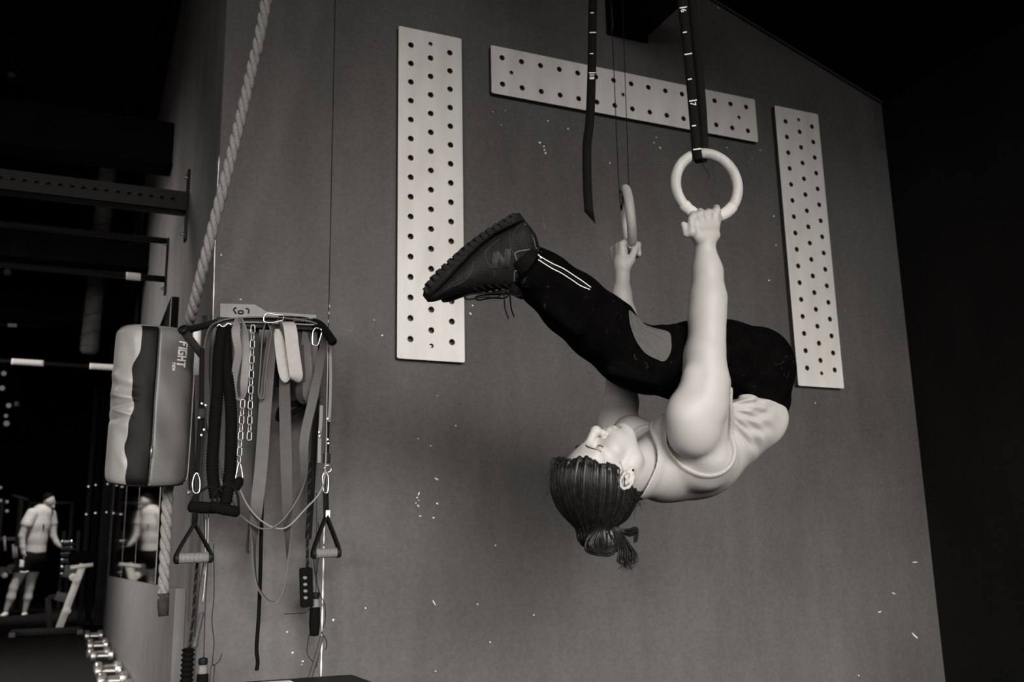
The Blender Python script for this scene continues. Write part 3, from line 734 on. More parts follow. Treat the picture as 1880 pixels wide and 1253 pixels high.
# ---- head
def he(f, u, l, rf, ru, rl, k=.012, mode='add', ax=HAX): S.ell(H(f, u, l), (rf*HS, ru*HS, rl*HS), ax, k*HS, mode)
def hc(a, b, ra, rb, k=.010, mode='add'): S.cap(H(*a), H(*b), ra*HS, rb*HS, k=k*HS, mode=mode)
he(-.008, .048, 0, .092, .077, .074, .02)
he(.054, .052, 0, .048, .052, .060, .03)                                     # forehead
he(.046, -.030, 0, .056, .068, .056, .03)                                     # middle of the face
hc((.072, -.086, 0), (.080, -.092, 0), .023, .020, .025)                       # chin
for s_ in (-1, 1):
    hc((.018, -.052, s_*.050), (.070, -.090, s_*.020), .018, .016, .025)       # jaw
    hc((.004, -.020, s_*.058), (.018, -.055, s_*.050), .016, .016, .025)
    he(.066, -.016, s_*.042, .024, .018, .022, .022)                          # cheek bone
    he(.070, -.045, s_*.028, .024, .028, .024, .025)
    hc((.096, .034, s_*.010), (.082, .034, s_*.043), .0095, .0095, .018)      # brow ridge
    he(.098, .014, s_*.031, .0125, .0095, .0165, .012, 'cut')                # eye socket
    he(.0775, .0135, s_*.031, .0145, .0125, .0150, .006)                       # lids over the eyeball
    hc((.0915, .0085, s_*.020), (.0880, .0085, s_*.043), .0016, .0012, .0018, 'cut')   # lid slit
    hc((.094, .0215, s_*.018), (.088, .0225, s_*.042), .0014, .0010, .004, 'cut')      # crease above the lid
hc((.0985, .024, 0), (.1200, -.013, 0), .0100, .0112, .012)                      # nose
he(.1205, -.0205, 0, .0122, .0118, .0128, .010)
for s_ in (-1, 1):
    he(.108, -.025, s_*.0150, .0115, .0100, .0080, .006)
    he(.112, -.0365, s_*.0080, .0045, .0034, .0036, .003, 'cut')
    hc((.098, -.024, s_*.0225), (.090, -.046, s_*.031), .0022, .0016, .008, 'cut')    # crease from nose to mouth
he(.085, -.052, 0, .023, .020, .029, .02)                                    # round of the mouth
hc((.106, -.0485, -.012), (.106, -.0485, .012), .0062, .0062, .006); hc((.1025, -.0655, -.011), (.1025, -.0655, .011), .0074, .0074, .006)
for s_ in (-1, 1):
    hc((.103, -.0505, s_*.012), (.092, -.0560, s_*.026), .005, .003, .006); hc((.100, -.063, s_*.011), (.092, -.0585, s_*.025), .005, .003, .006)
    hc((.1140, -.0570, 0), (.1005, -.0578, s_*.026), .0040, .0026, .002, 'cut')
he(.101, -.079, 0, .010, .006, .016, .010, 'cut')
# ear towards the camera (and its twin): bowl with a rolled rim, lobe and tragus
for s_ in (-1, 1):
    ea = math.radians(14); eu = HU*math.cos(ea)-HF*math.sin(ea); ef = HF*math.cos(ea)+HU*math.sin(ea)
    def E(f, u, l): return H(.000, .006, 0)+HS*(ef*f+eu*u+HL*(s_*(.0745+l)))
    def ec(a, b, ra, rb, k=.003, mode='add'): S.cap(E(*a), E(*b), ra*HS, rb*HS, k=k*HS, mode=mode)
    S.ell(E(-.004, .002, -.002), np.array([.0165, .0280, .0105])*HS, [ef, eu, HL], .005)
    S.ell(E(.001, -.003, .0085), np.array([.0085, .0135, .0100])*HS, [ef, eu, HL], .003, 'cut')
    S.ell(E(-.005, .015, .0085), np.array([.0080, .0085, .0055])*HS, [ef, eu, HL], .003, 'cut')
    rim = [(.010, .008, .004), (.010, .022, .007), (.000, .031, .009), (-.012, .028, .010), (-.019, .015, .011), (-.019, .000, .0105), (-.014, -.014, .008), (-.006, -.022, .005)]
    for a_, b_ in zip(rim[:-1], rim[1:]): ec(a_, b_, .0042, .0042)
    ec((-.008, .014, .006), (-.011, -.006, .006), .0035, .0035); ec((-.011, -.006, .006), (-.003, -.015, .005), .0035, .0035)
    S.ell(E(-.001, -.027, .001), np.array([.0090, .0095, .0055])*HS, [ef, eu, HL], .005)
    S.ell(E(.010, -.004, .002), np.array([.0050, .0075, .0050])*HS, [ef, eu, HL], .004)
PERSON = thing('person', (HO[0]+.25, YM, .60), 'person in a pale tank top and black trousers hanging upside down from the rings', 'person')
V, Q = S.mesh(); V = relax(V, Q, 2, .4); quads_obj('body', V, Q, 'skin', PERSON)

# ---- tank top
gx = grid(1.42, 2.10, .0030); gy = grid(-1.60, -.95, .0034); gz = grid(.80, 1.30, .0030)
T = Field(gx, gy, gz)
body_core(T, .0075, ('torso',), .034)
# bunched cloth at the hips
T.cap(P(1418, 768, -1.38), P(1372, 738, -1.46), .028, .028, k=.05); T.cap(P(1422, 768, -1.38), P(1422, 768, -1.38)+[0, .2, 0], .027, .027, k=.05)
T.cap(P(1405, 790, YM-.10), P(1330, 760, -1.45), .045, .03, k=.05)
# the cloth also lies over the shoulder blade and the root of the neck
T.cap(P(1312, 838, -1.43), P(1290, 862, -1.40), .0535, .0535, k=.03); T.cap(P(1318, 705, -1.490), P(1302, 840, -1.44), .0415, .0575, k=.025)
T.ell(P(1272, 800, -1.470), (.0815, .0675, .0695), k=.03)
T.cap(H(-.03, -.05, .0), P(1228, 868, YM), .0655, .0760, k=.045); T.cap(H(-.012, -.035), P(1207, 838, YM-.02), .0730, .0790, k=.04)
T.cap(P(1196, 806, YM-.03), NSH+[-.03, .05, .01], .0270, .0320, k=.04); T.cap(P(1200, 806, YM-.05), P(1215, 800, YM-.05), .028, .03, k=.04)
# folds that fan out from the bent waist
fo = P(1300, 752, -1.44)
def fan(X, Y, Z):
    th = np.arctan2(Z-fo[2], X-fo[0]); r = np.sqrt((X-fo[0])**2+(Z-fo[2])**2)
    m = np.clip((r-.05)/.05, 0, 1)*np.clip((.27-r)/.09, 0, 1)*np.clip((-1.33-Y)/.06, 0, 1)*np.clip((.9+th)/.35, 0, 1)*np.clip((1.2-th)/.3, 0, 1)
    w = np.sin(th*24+3.2*np.sin(r*17)+Y*9)+.6*np.sin(th*41+r*30+1.3)
    return -.0030*m*w
T.bumpy(fan, (1.5, -1.6, .85), (2.1, -1.2, 1.28))
C = Field(gx, gy, gz)                       # the openings
C.cap(H(.02, .02), P(1172, 842, YM-.02), .120, .096, k=.01)
C.cap(P(1180, 822, YM-.02), P(1194, 806, YM-.02), .078, .066, k=.02)
for sgn in (-1, 1):
    sh = NSH if sgn < 0 else FSH
    C.ell(sh+np.array([.026, sgn*.05, -.022]), (.098, .120, .104), k=.0)
    C.cap(sh+[-.004, sgn*.035, -.01], sh+[.02, sgn*.03, .4], .094, .09, k=.02)
hem0 = P(1345, 722, -1.47); hem1 = P(1442, 752, -1.38)
hd = unit(hem1-hem0); hn = unit(np.cross(hd, np.array([0, 1., 0]))); hn = hn if hn[2] > 0 else -hn
def smax(a, b, k):
    h = np.clip(.5-.5*(b-a)/k, 0, 1); return b*(1-h)+a*h+k*h*(1-h)
rim = smax(T.F-.0026, np.abs(C.F-.0075)-.0062, .004)
T.F = -smax(-smax(T.F, -C.F, .006), -rim, .003)
T.F = T.F.astype(np.float32)
T.plane(hem0+hn*.004, hn, .004)
V, Q = T.mesh(); V = relax(V, Q, 3, .5); TOP = quads_obj('tank_top', V, Q, 'shirt', PERSON)

# ---- trousers
gx = grid(.98, 2.14, .0048); gy = grid(-1.60, -.95, .0050); gz = grid(1.05, 1.66, .0046)
T = Field(gx, gy, gz)
body_core(T, .010, ('legs',), .035)
Tq = [(1352, 690, .112), (1352, 752, .112)]
T.cap(P(1352, 690, YM), P(1356, 752, YM), .112, .112, k=.04, sy=.68, y0=YM)
T.cap(P(1410, 690, -1.38), P(1420, 735, -1.36), .07, .045, k=.05); T.cap(P(1410, 690, -1.38)+[0, .2, 0], P(1420, 735, -1.36)+[0, .2, 0], .07, .045, k=.05)
for (a, b, r) in (((1240, 604, -1.44), (1300, 612, -1.45), .016), ((1215, 607, -1.42), (1232, 640, -1.44), .012), ((1150, 572, -1.41), (1166, 600, -1.43), .013), ((1120, 680, -1.42), (1200, 700, -1.43), .016),
                  ((985, 470, -1.46), (1060, 520, -1.46), .016), ((1000, 560, -1.46), (1060, 610, -1.45), .016), ((960, 520, -1.46), (985, 500, -1.48), .012), ((1380, 720, -1.45), (1440, 735, -1.38), .010), ((1375, 735, -1.45), (1436, 748, -1.38), .009)):
    T.cap(P(*a), P(*b), r, r*.7, k=.03)
T.plane(hem0+hn*-.008, -hn, .004) if False else None
ank = P(966, 487, -1.43); kd = unit(ank-P(1050, 558, -1.40))
T.plane(ank+kd*.004, kd, .004)
T.plane(P(1442, 757, -1.38)-hn*.010, -hn, .004)
V, Q = T.mesh(); V = relax(V, Q, 2, .5); TR = quads_obj('trousers', V, Q, 'pants', PERSON)
# grey stretch panel behind the near knee, sewn on over the black cloth
bpy.context.view_layer.update()
poly = [(1150, 572), (1166, 580), (1186, 593), (1206, 601), (1226, 612), (1226, 630), (1223, 650), (1213, 666), (1196, 660), (1181, 651), (1168, 636), (1157, 619), (1148, 600), (1146, 584)]
pz = catmull([P(x, y, -1.445)*[1, 0, 1] for x, y in poly], 4, True); pc = pz.mean(0); V = []; nb_ = len(pz); NR = 14
def cloth_y(x, z):
    ok, loc, nor, _ = TR.ray_cast(Vector(np.array([x, -1.75, z])-ORG[TR.name]), Vector((0, 1, 0)))
    return loc.y+ORG[TR.name][1] if ok and loc.y+ORG[TR.name][1] < -1.30 else None
for r_ in range(NR+1):
    for k_ in range(nb_):
        f_ = r_/NR; q = pc+(pz[k_]-pc)*f_; y_ = cloth_y(q[0], q[2])
        while y_ is None and f_ > 0: f_ -= .02; q = pc+(pz[k_]-pc)*f_; y_ = cloth_y(q[0], q[2])
        e_ = (q-pc) @ np.array([.8, 0, .6]); w_ = (q-pc) @ np.array([-.6, 0, .8])
        V.append((q[0], y_-.0050-(.0022*math.sin(e_*210+4*math.sin(w_*40))+.0012*math.sin(e_*390+1))*(1-(r_/NR)**6), q[2]))
F = [[r_*nb_+k_, r_*nb_+(k_+1) % nb_, (r_+1)*nb_+(k_+1) % nb_, (r_+1)*nb_+k_] for r_ in range(NR) for k_ in range(nb_)]
mk('knee_panel', V, F, 'pants_panel', TR)
# ---- hair, tied back
gx = grid(1.16, 1.62, .0030); gy = grid(-1.49, -1.20, .0034); gz = grid(.64, 1.08, .0030)
Hh = Field(gx, gy, gz)
HC = H(.004, .060, 0); HR = np.array([.121, .109, .088])*HS
Hh.ell(HC, HR, HAX, k=.01)
Hh.cap(H(-.055, .02, .01), H(-.070, -.034, .015), .055*HS, .026*HS, k=.03); Hh.cap(H(-.060, .02, -.01), H(-.070, -.034, -.015), .055*HS, .026*HS, k=.03)
Hh.cap(H(-.078, .105), H(-.102, .135), .040*HS, .026*HS, k=.03)
for (a, b, ra, rb) in (((1097, 985), (1116, 1000), 20, 19), ((1090, 990), (1104, 1006), 13, 12), ((1122, 978), (1142, 1004), 13, 11), ((1142, 1000), (1154, 1028), 10, 5)):
    q0, q1 = P(a[0], a[1], HY-.01), P(b[0], b[1], HY-.01); Hh.cap(q0, q1, R(ra, q0), R(rb, q1), k=.012)
# face and neck stay clear
Kc = Field(gx, gy, gz)
X, Y, Z = gx[:, None, None], gy[None, :, None], gz[None, None, :]
d = [X-HO[0], Y-HO[1], Z-HO[2]]
hf = (d[0]*HF[0]+d[1]*HF[1]+d[2]*HF[2])/HS; hu = (d[0]*HU[0]+d[1]*HU[1]+d[2]*HU[2])/HS; hl = (d[0]*HL[0]+d[1]*HL[1]+d[2]*HL[2])/HS
line = .114+.80*(hf-.108)-.036*np.clip((np.abs(hl)-.02)/.04, 0, 1)+.005*np.sin(hl*95+1)+.004*np.sin(hl*210)
front = (line-hu)*HS*.78
ear_side = np.minimum(front, (hf+.012)*HS)          # only ahead of the back of the ear
Hh.F = np.maximum(Hh.F, ear_side).astype(np.float32)
for s_ in (-1, 1):                                     # sideburn and clear ear
    Hh.cap(H(.046, .030, s_*.060), H(.026, .010, s_*.068), .010*HS, .006*HS, k=.012)
    Hh.ell(H(-.002, .004, s_*.088), np.array([.025, .034, .031])*HS, HAX, k=.006, mode='cut')
# combed grooves running to the tie
BT_ = H(-.092, .122, .0)
ax_ = unit(BT_-HC); a1_ = unit(np.cross(ax_, HL)); a2_ = np.cross(ax_, a1_)
ang = np.arctan2((X-HC[0])*a1_[0]+(Y-HC[1])*a1_[1]+(Z-HC[2])*a1_[2], (X-HC[0])*a2_[0]+(Y-HC[1])*a2_[1]+(Z-HC[2])*a2_[2])
Hh.F += (.0016*np.sin(ang*46+2*np.sin(ang*7))+.0016*np.sin(ang*23+1.0)).astype(np.float32)
V, Q = Hh.mesh(); V = relax(V, Q, 1, .4); HAIR = quads_obj('hair', V, Q, 'hair', PERSON)
# strands over the cap
rnd = random.Random(3); sb = MB()
def scalp(dv, lift): 
    dv = unit(dv); l = HAX @ dv; return HC+dv*(1/math.sqrt(((l/HR)**2).sum()))*(1+lift)
bdir = unit(BT_-HC)
def strand(d0, d1, lift, r, n=12, wob=.045):
    d0, d1 = unit(d0), unit(d1); om = math.acos(max(-1, min(1, float(d0 @ d1)))); pts = []; ph = rnd.uniform(0, 6)
    for i in range(n+1):
        t = i/n; v = (math.sin((1-t)*om)*d0+math.sin(t*om)*d1)/max(math.sin(om), 1e-4)
        v = v+HL*wob*math.sin(t*5+ph)*math.sin(PI*t)
        pts.append(scalp(v, lift*math.sin(PI*min(1, t*1.3+.12))))
    sb.add(*tube_geo(np.array(pts), [r*(.35+.65*math.sin(PI*(.12+.8*i/n))) for i in range(n+1)], 5))
for i in range(520):
    l = rnd.uniform(-.085, .078); ff = rnd.uniform(-.03, .110)
    uu = .114+.80*(ff-.108)-.036*min(1, max(0, (abs(l)-.02)/.04))+.020
    if ff < 0: uu = rnd.uniform(-.02, .05)
    if abs(l) > .045 and -.03 < ff < .04: continue
    p0 = H(ff, uu, math.copysign(max(abs(l), .0), -l)); strand(p0-HC, bdir+np.array([rnd.gauss(0, .05) for _ in range(3)]), rnd.uniform(-.004, .030), rnd.uniform(.0005, .0012))
for i in range(26):     # loose hairs falling from the brow and behind the ear
    q = rnd.random(); s0 = H(.105-.02*q, .10+.02*q, rnd.uniform(-.03, .04))
    e0 = P(1014+rnd.uniform(-14, 10), 880+rnd.uniform(-8, 45), HY+rnd.uniform(-.05, .02)); m0 = P(1020+rnd.uniform(-8, 4), 850+rnd.uniform(-6, 6), HY-.02)
    sb.add(*tube_geo(catmull([s0, m0, e0], 6), np.linspace(.0009, .0003, 13), 4))
for i in range(30):
    s0 = H(-.05+rnd.uniform(-.02, .02), .01+rnd.uniform(-.03, .05), .06+rnd.uniform(-.02, .015)); e0 = P(1160+rnd.uniform(-15, 22), 925+rnd.uniform(-10, 35), HY-.03+rnd.uniform(-.03, .03))
    sb.add(*tube_geo(catmull([s0, (s0+e0)/2+np.array([.012, 0, -.004]), e0], 5), np.linspace(.0009, .0003, 11), 4))
# strands swept round the ear
for i in range(10):
    o_ = rnd.uniform(-.004, .006)
    pts = [H(.062+o_, .034+o_, .055), H(.040, .022+o_, .070), H(.022+o_, .030+o_, .082), H(.010, .042+o_, .084), H(-.014, .046+o_, .082), H(-.034+o_, .036, .076), H(-.05, .02, .066)]
    sb.add(*tube_geo(catmull(pts, 4), .0013, 5))
sb.build('strands', 'hair', HAIR)
# bun and tail below the tie
tie = P(1106, 966, HY-.01)
bb = MB()
def lock(pts, r0, r1, n=5, sides=6):
    pa = catmull(pts, n); bb.add(*tube_geo(pa, r0+(r1-r0)*np.linspace(0, 1, len(pa))**1.5, sides))
for i in range(150):     # loop of hair that hangs as a bun
    a_ = rnd.uniform(-1, 1); b_ = rnd.uniform(-1, 1); Yq = HY-.01+b_*.035; s_ = rnd.uniform(.25, 1.05)
    lock([tie+[rnd.uniform(-.01, .01), b_*.012, .004], P(1106-16*s_+3*a_, 972+6*s_, Yq), P(1106-30*s_, 990+6*s_+3*a_, Yq), P(1106-25*s_+4*a_, 1006+8*s_*abs(a_), Yq), P(1112+4*a_, 1008+13*s_, Yq), P(1127+3*a_, 1000+22*s_*.6, Yq), P(1130, 985+8*a_, Yq*.6+.4*(HY-.01)), P(1122, 970, HY-.01)], .0024, .0018)
for i in range(110):     # the tail
    a_ = rnd.uniform(-1, 1); b_ = rnd.uniform(-1, 1); Yq = HY-.01+b_*.025; L_ = rnd.uniform(.55, 1)
    lock([tie+[.012+rnd.uniform(-.012, .012), b_*.01, 0], P(1132+7*a_, 975+3*b_, Yq), P(1142+11*a_, 995, Yq), P(1149+15*a_, 995+22*L_, Yq), P(1153+17*a_+4*b_, 995+42*L_, Yq), P(1152+13*a_-10*b_*L_, 995+58*L_-abs(a_)*8, Yq)], .0020, .0005)
for i in range(30):     # short curls to the side
    a_ = rnd.uniform(-1, 1); Yq = HY-.02+rnd.uniform(-.02, .02)
    lock([tie+[.02, 0, -.004], P(1142, 975+5*a_, Yq), P(1155, 978+8*a_, Yq), P(1166, 975+9*a_, Yq), P(1172, 978+7*a_, Yq), P(1170, 986+9*a_, Yq), P(1163, 990+9*a_, Yq)], .0016, .0005)
for i in range(14):
    a_ = rnd.uniform(-1, 1); lock([H(-.08, .10, a_*.04), tie+[a_*.008, a_*.01, 0], P(1110+6*a_, 985, HY)], .006, .004)
bb.build('ponytail', 'hair', HAIR)
V, F = torus_geo(tie+[0, 0, .002], unit(BT_-HC), .0165, .0058, 24, 10); mk('hair_tie', V, F, 'black_foam', HAIR)
# brows and lashes
for s_ in (-1, 1):
    eb = MB()
    for i in range(26):
        t = i/25; l = .010+.038*t; c0 = (.1075-.022*t*t, .0335+.006*math.sin(PI*min(1, t*1.1))-.004*t, s_*l)
        c1 = (c0[0]-.001, c0[1]+.004-.006*t, s_*(l+.0075)); eb.add(*tube_geo(catmull([H(*c0), (H(*c0)+H(*c1))/2+HS*HF*.0008, H(*c1)], 2), [.0012, .0016, .0015, .0009, .0004], 4))
    eb.build('eyebrow', 'brow', PERSON)
    tube('eyelashes', catmull([H(.0905, .0085, s_*.019), H(.0930, .0080, s_*.030), H(.0885, .0085, s_*.044)], 4), .0011, 'lash', PERSON, 5)
V, F = lathe_geo([(.0006, 0), (.0036, .0), (.0036, .003), (.0008, .004)], H(.006, -.020, .0795), HL, 12); mk('ear_stud', V, F, 'black_steel', PERSON)

# ---- trouser details: reflective zip on the lower leg, hem
zp = [(990, 470, -1.478), (1003, 478, -1.478), (1018, 486, -1.480), (1035, 494, -1.480), (1055, 507, -1.476), (1070, 517, -1.472), (1085, 528, -1.468)]
def on_leg(px, py, Y0):
    """march along the sight line of the leg's near side until the cloth is met"""
    o = CAM; dd = unit(ray(px, py)); t0 = np.linalg.norm(P(px, py, -1.62)-o); ok, loc, nor, _ = TR.ray_cast(Vector(o+dd*t0-ORG[TR.name]), Vector(dd))
    return np.array(loc)+ORG[TR.name]-dd*.0012 if ok else P(px, py, Y0)
bpy.context.view_layer.update()
za = catmull([on_leg(x, y, Y) for x, y, Y in zp], 5)
zb_ = catmull([on_leg(x+o1, y+o2, Y) for (x, y, Y), (o1, o2) in zip(zp, ((-2, 7), (-1, 8), (-3, 8), (-4, 8), (-4, 8), (-4, 8), (-2, 4)))], 5)
for q in (za, zb_): tube('reflective_piping', q, .0016, 'print_white', TR, 6)
tube('zip_teeth', (za+zb_)/2, .0014, 'black_steel', TR, 6)
tube('zip_pull', [on_leg(988, 468, -1.478), on_leg(994, 474, -1.478)], .0030, 'print_white', TR, 6)

# ---- sneakers and socks
for o_ in (np.zeros(3), np.array([.10, .175, .03])): tube('sock', catmull([P(1000, 515, -1.42)+o_, P(975, 494, -1.43)+o_, P(955, 470, -1.435)+o_], 4), [.050, .048, .047, .046, .045, .044, .044, .043, .042], 'black_foam', PERSON, 18)
def sneaker(H0, A_, B_, C_, s, name_suffix=''):
    """H0 heel corner of the sole; A_ towards the toe, B_ from sole to ankle, C_ towards the camera; s metres per profile pixel"""
    pt = lambda a, b, c: H0+(A_*a+B_*b+C_*c)*s
    root = bpy.data.objects.new('sneaker', None); COL.objects.link(root); root.parent = PERSON
    root.location = H0-ORG[PERSON.name]; ORG[root.name] = H0.copy()
    st = [0, 6, 18, 36, 60, 90, 120, 150, 178, 200, 216, 227, 234]
    width = [17, 24, 30, 32, 31, 29, 33, 38, 39, 36, 30, 20, 9]
    ctr = [0, 0, 0, 0, 0, -1, -2, -2, -1, 0, 1, 2, 2]
    bot = [-3, -5, -7, -9, -12, -14, -14, -12, -10, -7, -3, 2, 8]
    mid = [15, 14, 12, 8, 3, 2, 5, 10, 15, 18, 19, 19, 18]
    top = [52, 66, 78, 92, 106, 100, 76, 60, 46, 38, 33, 28, 23]
    def loft(name, lo, hi, wsc, mtl, pw, n=28):
        V = []; F = []
        for i in range(len(st)):
            w = width[i]*wsc; l_, h_ = lo[i], hi[i]
            for k in range(n):
                t = 2*PI*k/n; c_, s_ = math.cos(t), math.sin(t)
                sc = math.copysign(abs(c_)**pw[0], c_); ss = math.copysign(abs(s_)**pw[1], s_)
                wl = w*(1-.28*max(0, ss)*(1 if mtl != 'shoe_sole' else 0))
                V.append(pt(st[i], (l_+h_)/2+(h_-l_)/2*ss, ctr[i]+wl*sc))
        for i in range(len(st)-1):
            for k in range(n):
                l = (k+1) % n; F.append([i*n+k, (i+1)*n+k, (i+1)*n+l, i*n+l])
        F.append(list(range(n))); F.append([(len(st)-1)*n+k for k in range(n)][::-1])
        return mk(name, V, F, mtl, root)
    loft('upper', [m-3 for m in mid], top, .97, 'shoe_black', (.75, .8))
    sole = loft('sole', bot, mid, 1.06, 'shoe_sole', (.5, .45))
    # lugs along the sole edge
    for sd in (1, -1):
        for a in range(14, 226, 13):
            w = np.interp(a, st, width)*1.06; b = np.interp(a, st, bot); c = np.interp(a, st, ctr)
            V, F = box_geo(pt(a, b+5.0, c+sd*(w-2.0)), (4.8*s, 6.5*s, 3.6*s), [A_, B_, C_], 1.2*s); mk('lug', V, F, 'shoe_sole', root)
    for a in range(20, 222, 15):
        w = np.interp(a, st, width)*.8; b = np.interp(a, st, bot); c = np.interp(a, st, ctr)
        V, F = box_geo(pt(a, b-.5, c), (4.4*s, 2.2*s, w*s), [A_, B_, C_], 1.0*s); mk('lug', V, F, 'shoe_sole', root)
    def surf(a, b):         # point on the camera-side wall of the upper
        w = np.interp(a, st, width)*.97; lo = np.interp(a, st, [m-3 for m in mid]); hi = np.interp(a, st, top); c = np.interp(a, st, ctr)
        ss = max(-.98, min(.98, (b-(lo+hi)/2)/((hi-lo)/2))); s_ = math.copysign(abs(ss)**(1/.8), ss); sc = math.sqrt(max(0, 1-s_*s_))**.75
        return pt(a, b, c+w*(1-.28*max(0, ss))*sc+.5)
    def seam(pts, r, mtl, nm='stitching'):
        tube(nm, catmull([surf(*q) for q in pts], 4), r*s, mtl, root, 6)
    def patch(nm, pts, mtl, lift=.9):
        """flat overlay stitched on the side"""
        q = np.array([surf(*x) for x in pts])+C_*lift*s; c = q.mean(0)+C_*.4*s; n = len(q); V = list(q)+[c]+list(q-C_*2.0*s)
        F = [[i, (i+1) % n, n] for i in range(n)]+[[(i+1) % n, i, n+1+i, n+1+(i+1) % n] for i in range(n)]
        o = mk(nm, V, F, mtl, root, False); return o
    # heel counter, quarter panel with the big letter, eyestay
    patch('heel_counter', [(4, 20), (8, 48), (16, 66), (30, 60), (40, 40), (38, 22), (20, 16)], 'shoe_black', .8)
    seam([(5, 20), (9, 50), (17, 68)], 1.0, 'shoe_trim'); seam([(14, 70), (34, 60), (52, 52), (58, 60), (62, 80)], 1.6, 'shoe_trim'); seam([(44, 22), (54, 40), (58, 56)], 1.0, 'shoe_grey')
    seam([(60, 14), (92, 16), (104, 30), (103, 52), (112, 62)], 1.0, 'shoe_grey'); seam([(122, 16), (140, 30), (160, 34), (180, 30)], .9, 'shoe_grey')
    seam([(64, 82), (74, 78), (80, 84), (86, 92)], 1.3, 'shoe_trim')
    L_ = [((66, 38), (74, 36), (96, 64), (98, 48), (92, 30))]
    def bar(p0, p1, w):
        """one stroke of the letter, laid on the shoe side"""
        a0, a1 = surf(*p0)+C_*1.1*s, surf(*p1)+C_*1.1*s; V, F = ribbon_geo([a0, (a0+a1)/2+C_*.3*s, a1], np.cross(unit(a1-a0), C_), w*s, 1.8*s); return V, F
    nb = MB()
    for st_ in (((96, 27), (73, 63)), ((73, 63), (84, 26.5)), ((84, 26.5), (60, 62))): pass
    # letter strokes (upright in the photograph's sense, slanted on the shoe)
    n0, n1, n2, n3 = (101, 51), (80, 29), (82, 62), (59, 38)
    for p0, p1, w in ((n0, n1, 7.5), (n1, n2, 7.5), (n2, n3, 7.5)): nb.add(*bar(p0, p1, w))
    nb.build('letter_n', 'shoe_grey', root)
    ob = MB()
    for p0, p1 in ((n0, n1), (n2, n3), (n1, n2)):
        for dx in (-4.3, 4.3):
            d_ = unit(np.array(p1)-np.array(p0)); q = np.array([-d_[1], d_[0]])*dx
            ob.add(*tube_geo([surf(*(np.array(p0)+q))+C_*1.2*s, surf(*(np.array(p1)+q))+C_*1.2*s], .55*s, 5))
    ob.build('letter_outline', 'shoe_trim', root)
    # tongue, collar and laces
    V, F = tube_geo([pt(78, 100, 0), pt(92, 112, 0), pt(100, 116, 0)], [17*s, 18*s, 12*s], 14); mk('tongue', V, F, 'shoe_black', root)
    tube('collar', catmull([pt(14, 74, 14), pt(14, 76, -14), pt(50, 104, -24), pt(86, 112, -16), pt(88, 112, 14), pt(50, 102, 24)], 5, True), 3.6*s, 'shoe_black', root, 8, True)
    lc = MB()
    for i, a in enumerate((100, 112, 124, 136, 148)):
        b = np.interp(a, st, top)+2; lc.add(*tube_geo(catmull([pt(a+4, b-9, 20), pt(a+1, b, 10), pt(a-2, b+1, -4), pt(a-4, b-7, -20)], 4), 2.0*s, 6))
    k0 = pt(112, 92, 8)
    for lp in ([(112, 92, 8), (126, 96, 14), (150, 78, 22), (172, 66, 24), (176, 58, 22), (168, 58, 20), (146, 72, 16), (122, 90, 10), (112, 92, 8)], [(110, 94, 8), (104, 108, 18), (96, 118, 22), (90, 114, 20), (94, 106, 14), (108, 94, 8)], [(112, 94, 8), (122, 108, 16), (131, 122, 20), (137, 139, 20)], [(110, 92, 6), (126, 84, -10), (140, 76, -18)]):
        lc.add(*tube_geo(catmull([pt(*q) for q in lp], 5), 1.5*s, 6))
    lc.build('laces', 'black_web', root)
    tag(root, None)
    return root
# near shoe
h3 = P(961, 388, -1.475); t3 = P(777, 533, -1.330)
A_ = unit(t3-h3); mm = P(972, 495, -1.445); B_ = mm-h3; B_ = unit(B_-A_*(B_ @ A_)); C_ = np.cross(A_, B_); C_ = C_ if C_[1] < 0 else -C_
sc_ = np.linalg.norm(t3-h3)/234.5
sh1 = sneaker(h3+C_*-.030*0-np.array([0, -.028, 0]), A_, B_, C_, sc_)
off = np.array([.085, .155, .030])
sh2 = sneaker(h3-np.array([0, -.028, 0])+off, A_, B_, C_, sc_*.94)
# ------------------------------------------------------------------ wall rack with bands, chains and straps
def pth(pts, Y=-.20, n=6, closed=False):
    return catmull([P(q[0], q[1], q[2] if len(q) > 2 else Y) for q in pts], n, closed)
def ribbon(name, pts, w_px, th, twist, material, label=None, cat='resistance band', group=None, Y=-.20, closed=True, n=6, parent=None):
    """band: twist 0 = edge towards us, 1 = flat side towards us (one value per point)"""
    path = pth(pts, Y, n, closed); N = len(pts)
    tw = np.array(twist, float)
    idx = np.arange(len(path))/n
    t = np.interp(idx, np.arange(N+1) if closed else np.arange(N), np.append(tw, tw[0]) if closed else tw)
    T, _, _ = frames(path, closed); view = np.array([.25, .97, 0.])
    inpl = np.cross(T, view); inpl /= np.maximum(np.linalg.norm(inpl, axis=1, keepdims=True), 1e-6)
    a = t*PI/2; W = np.cos(a)[:, None]*view+np.sin(a)[:, None]*inpl
    for i in range(1, len(W)):
        if W[i] @ W[i-1] < 0: W[i] = -W[i]
    s = ppm(path[0]); V, F = ribbon_geo(path, W, w_px/s, th, closed)
    o = mk(name, V, F, material, parent, True)
    if label: tag(o, label, cat, group)
    return sharp(o, 50)
def wire(name, pts, r, material, label=None, cat=None, Y=-.20, closed=False, parent=None, sides=7, n=6, group=None):
    o = tube(name, pth(pts, Y, n, closed), r, material, parent, sides, closed)
    if label: tag(o, label, cat, group)
    return o

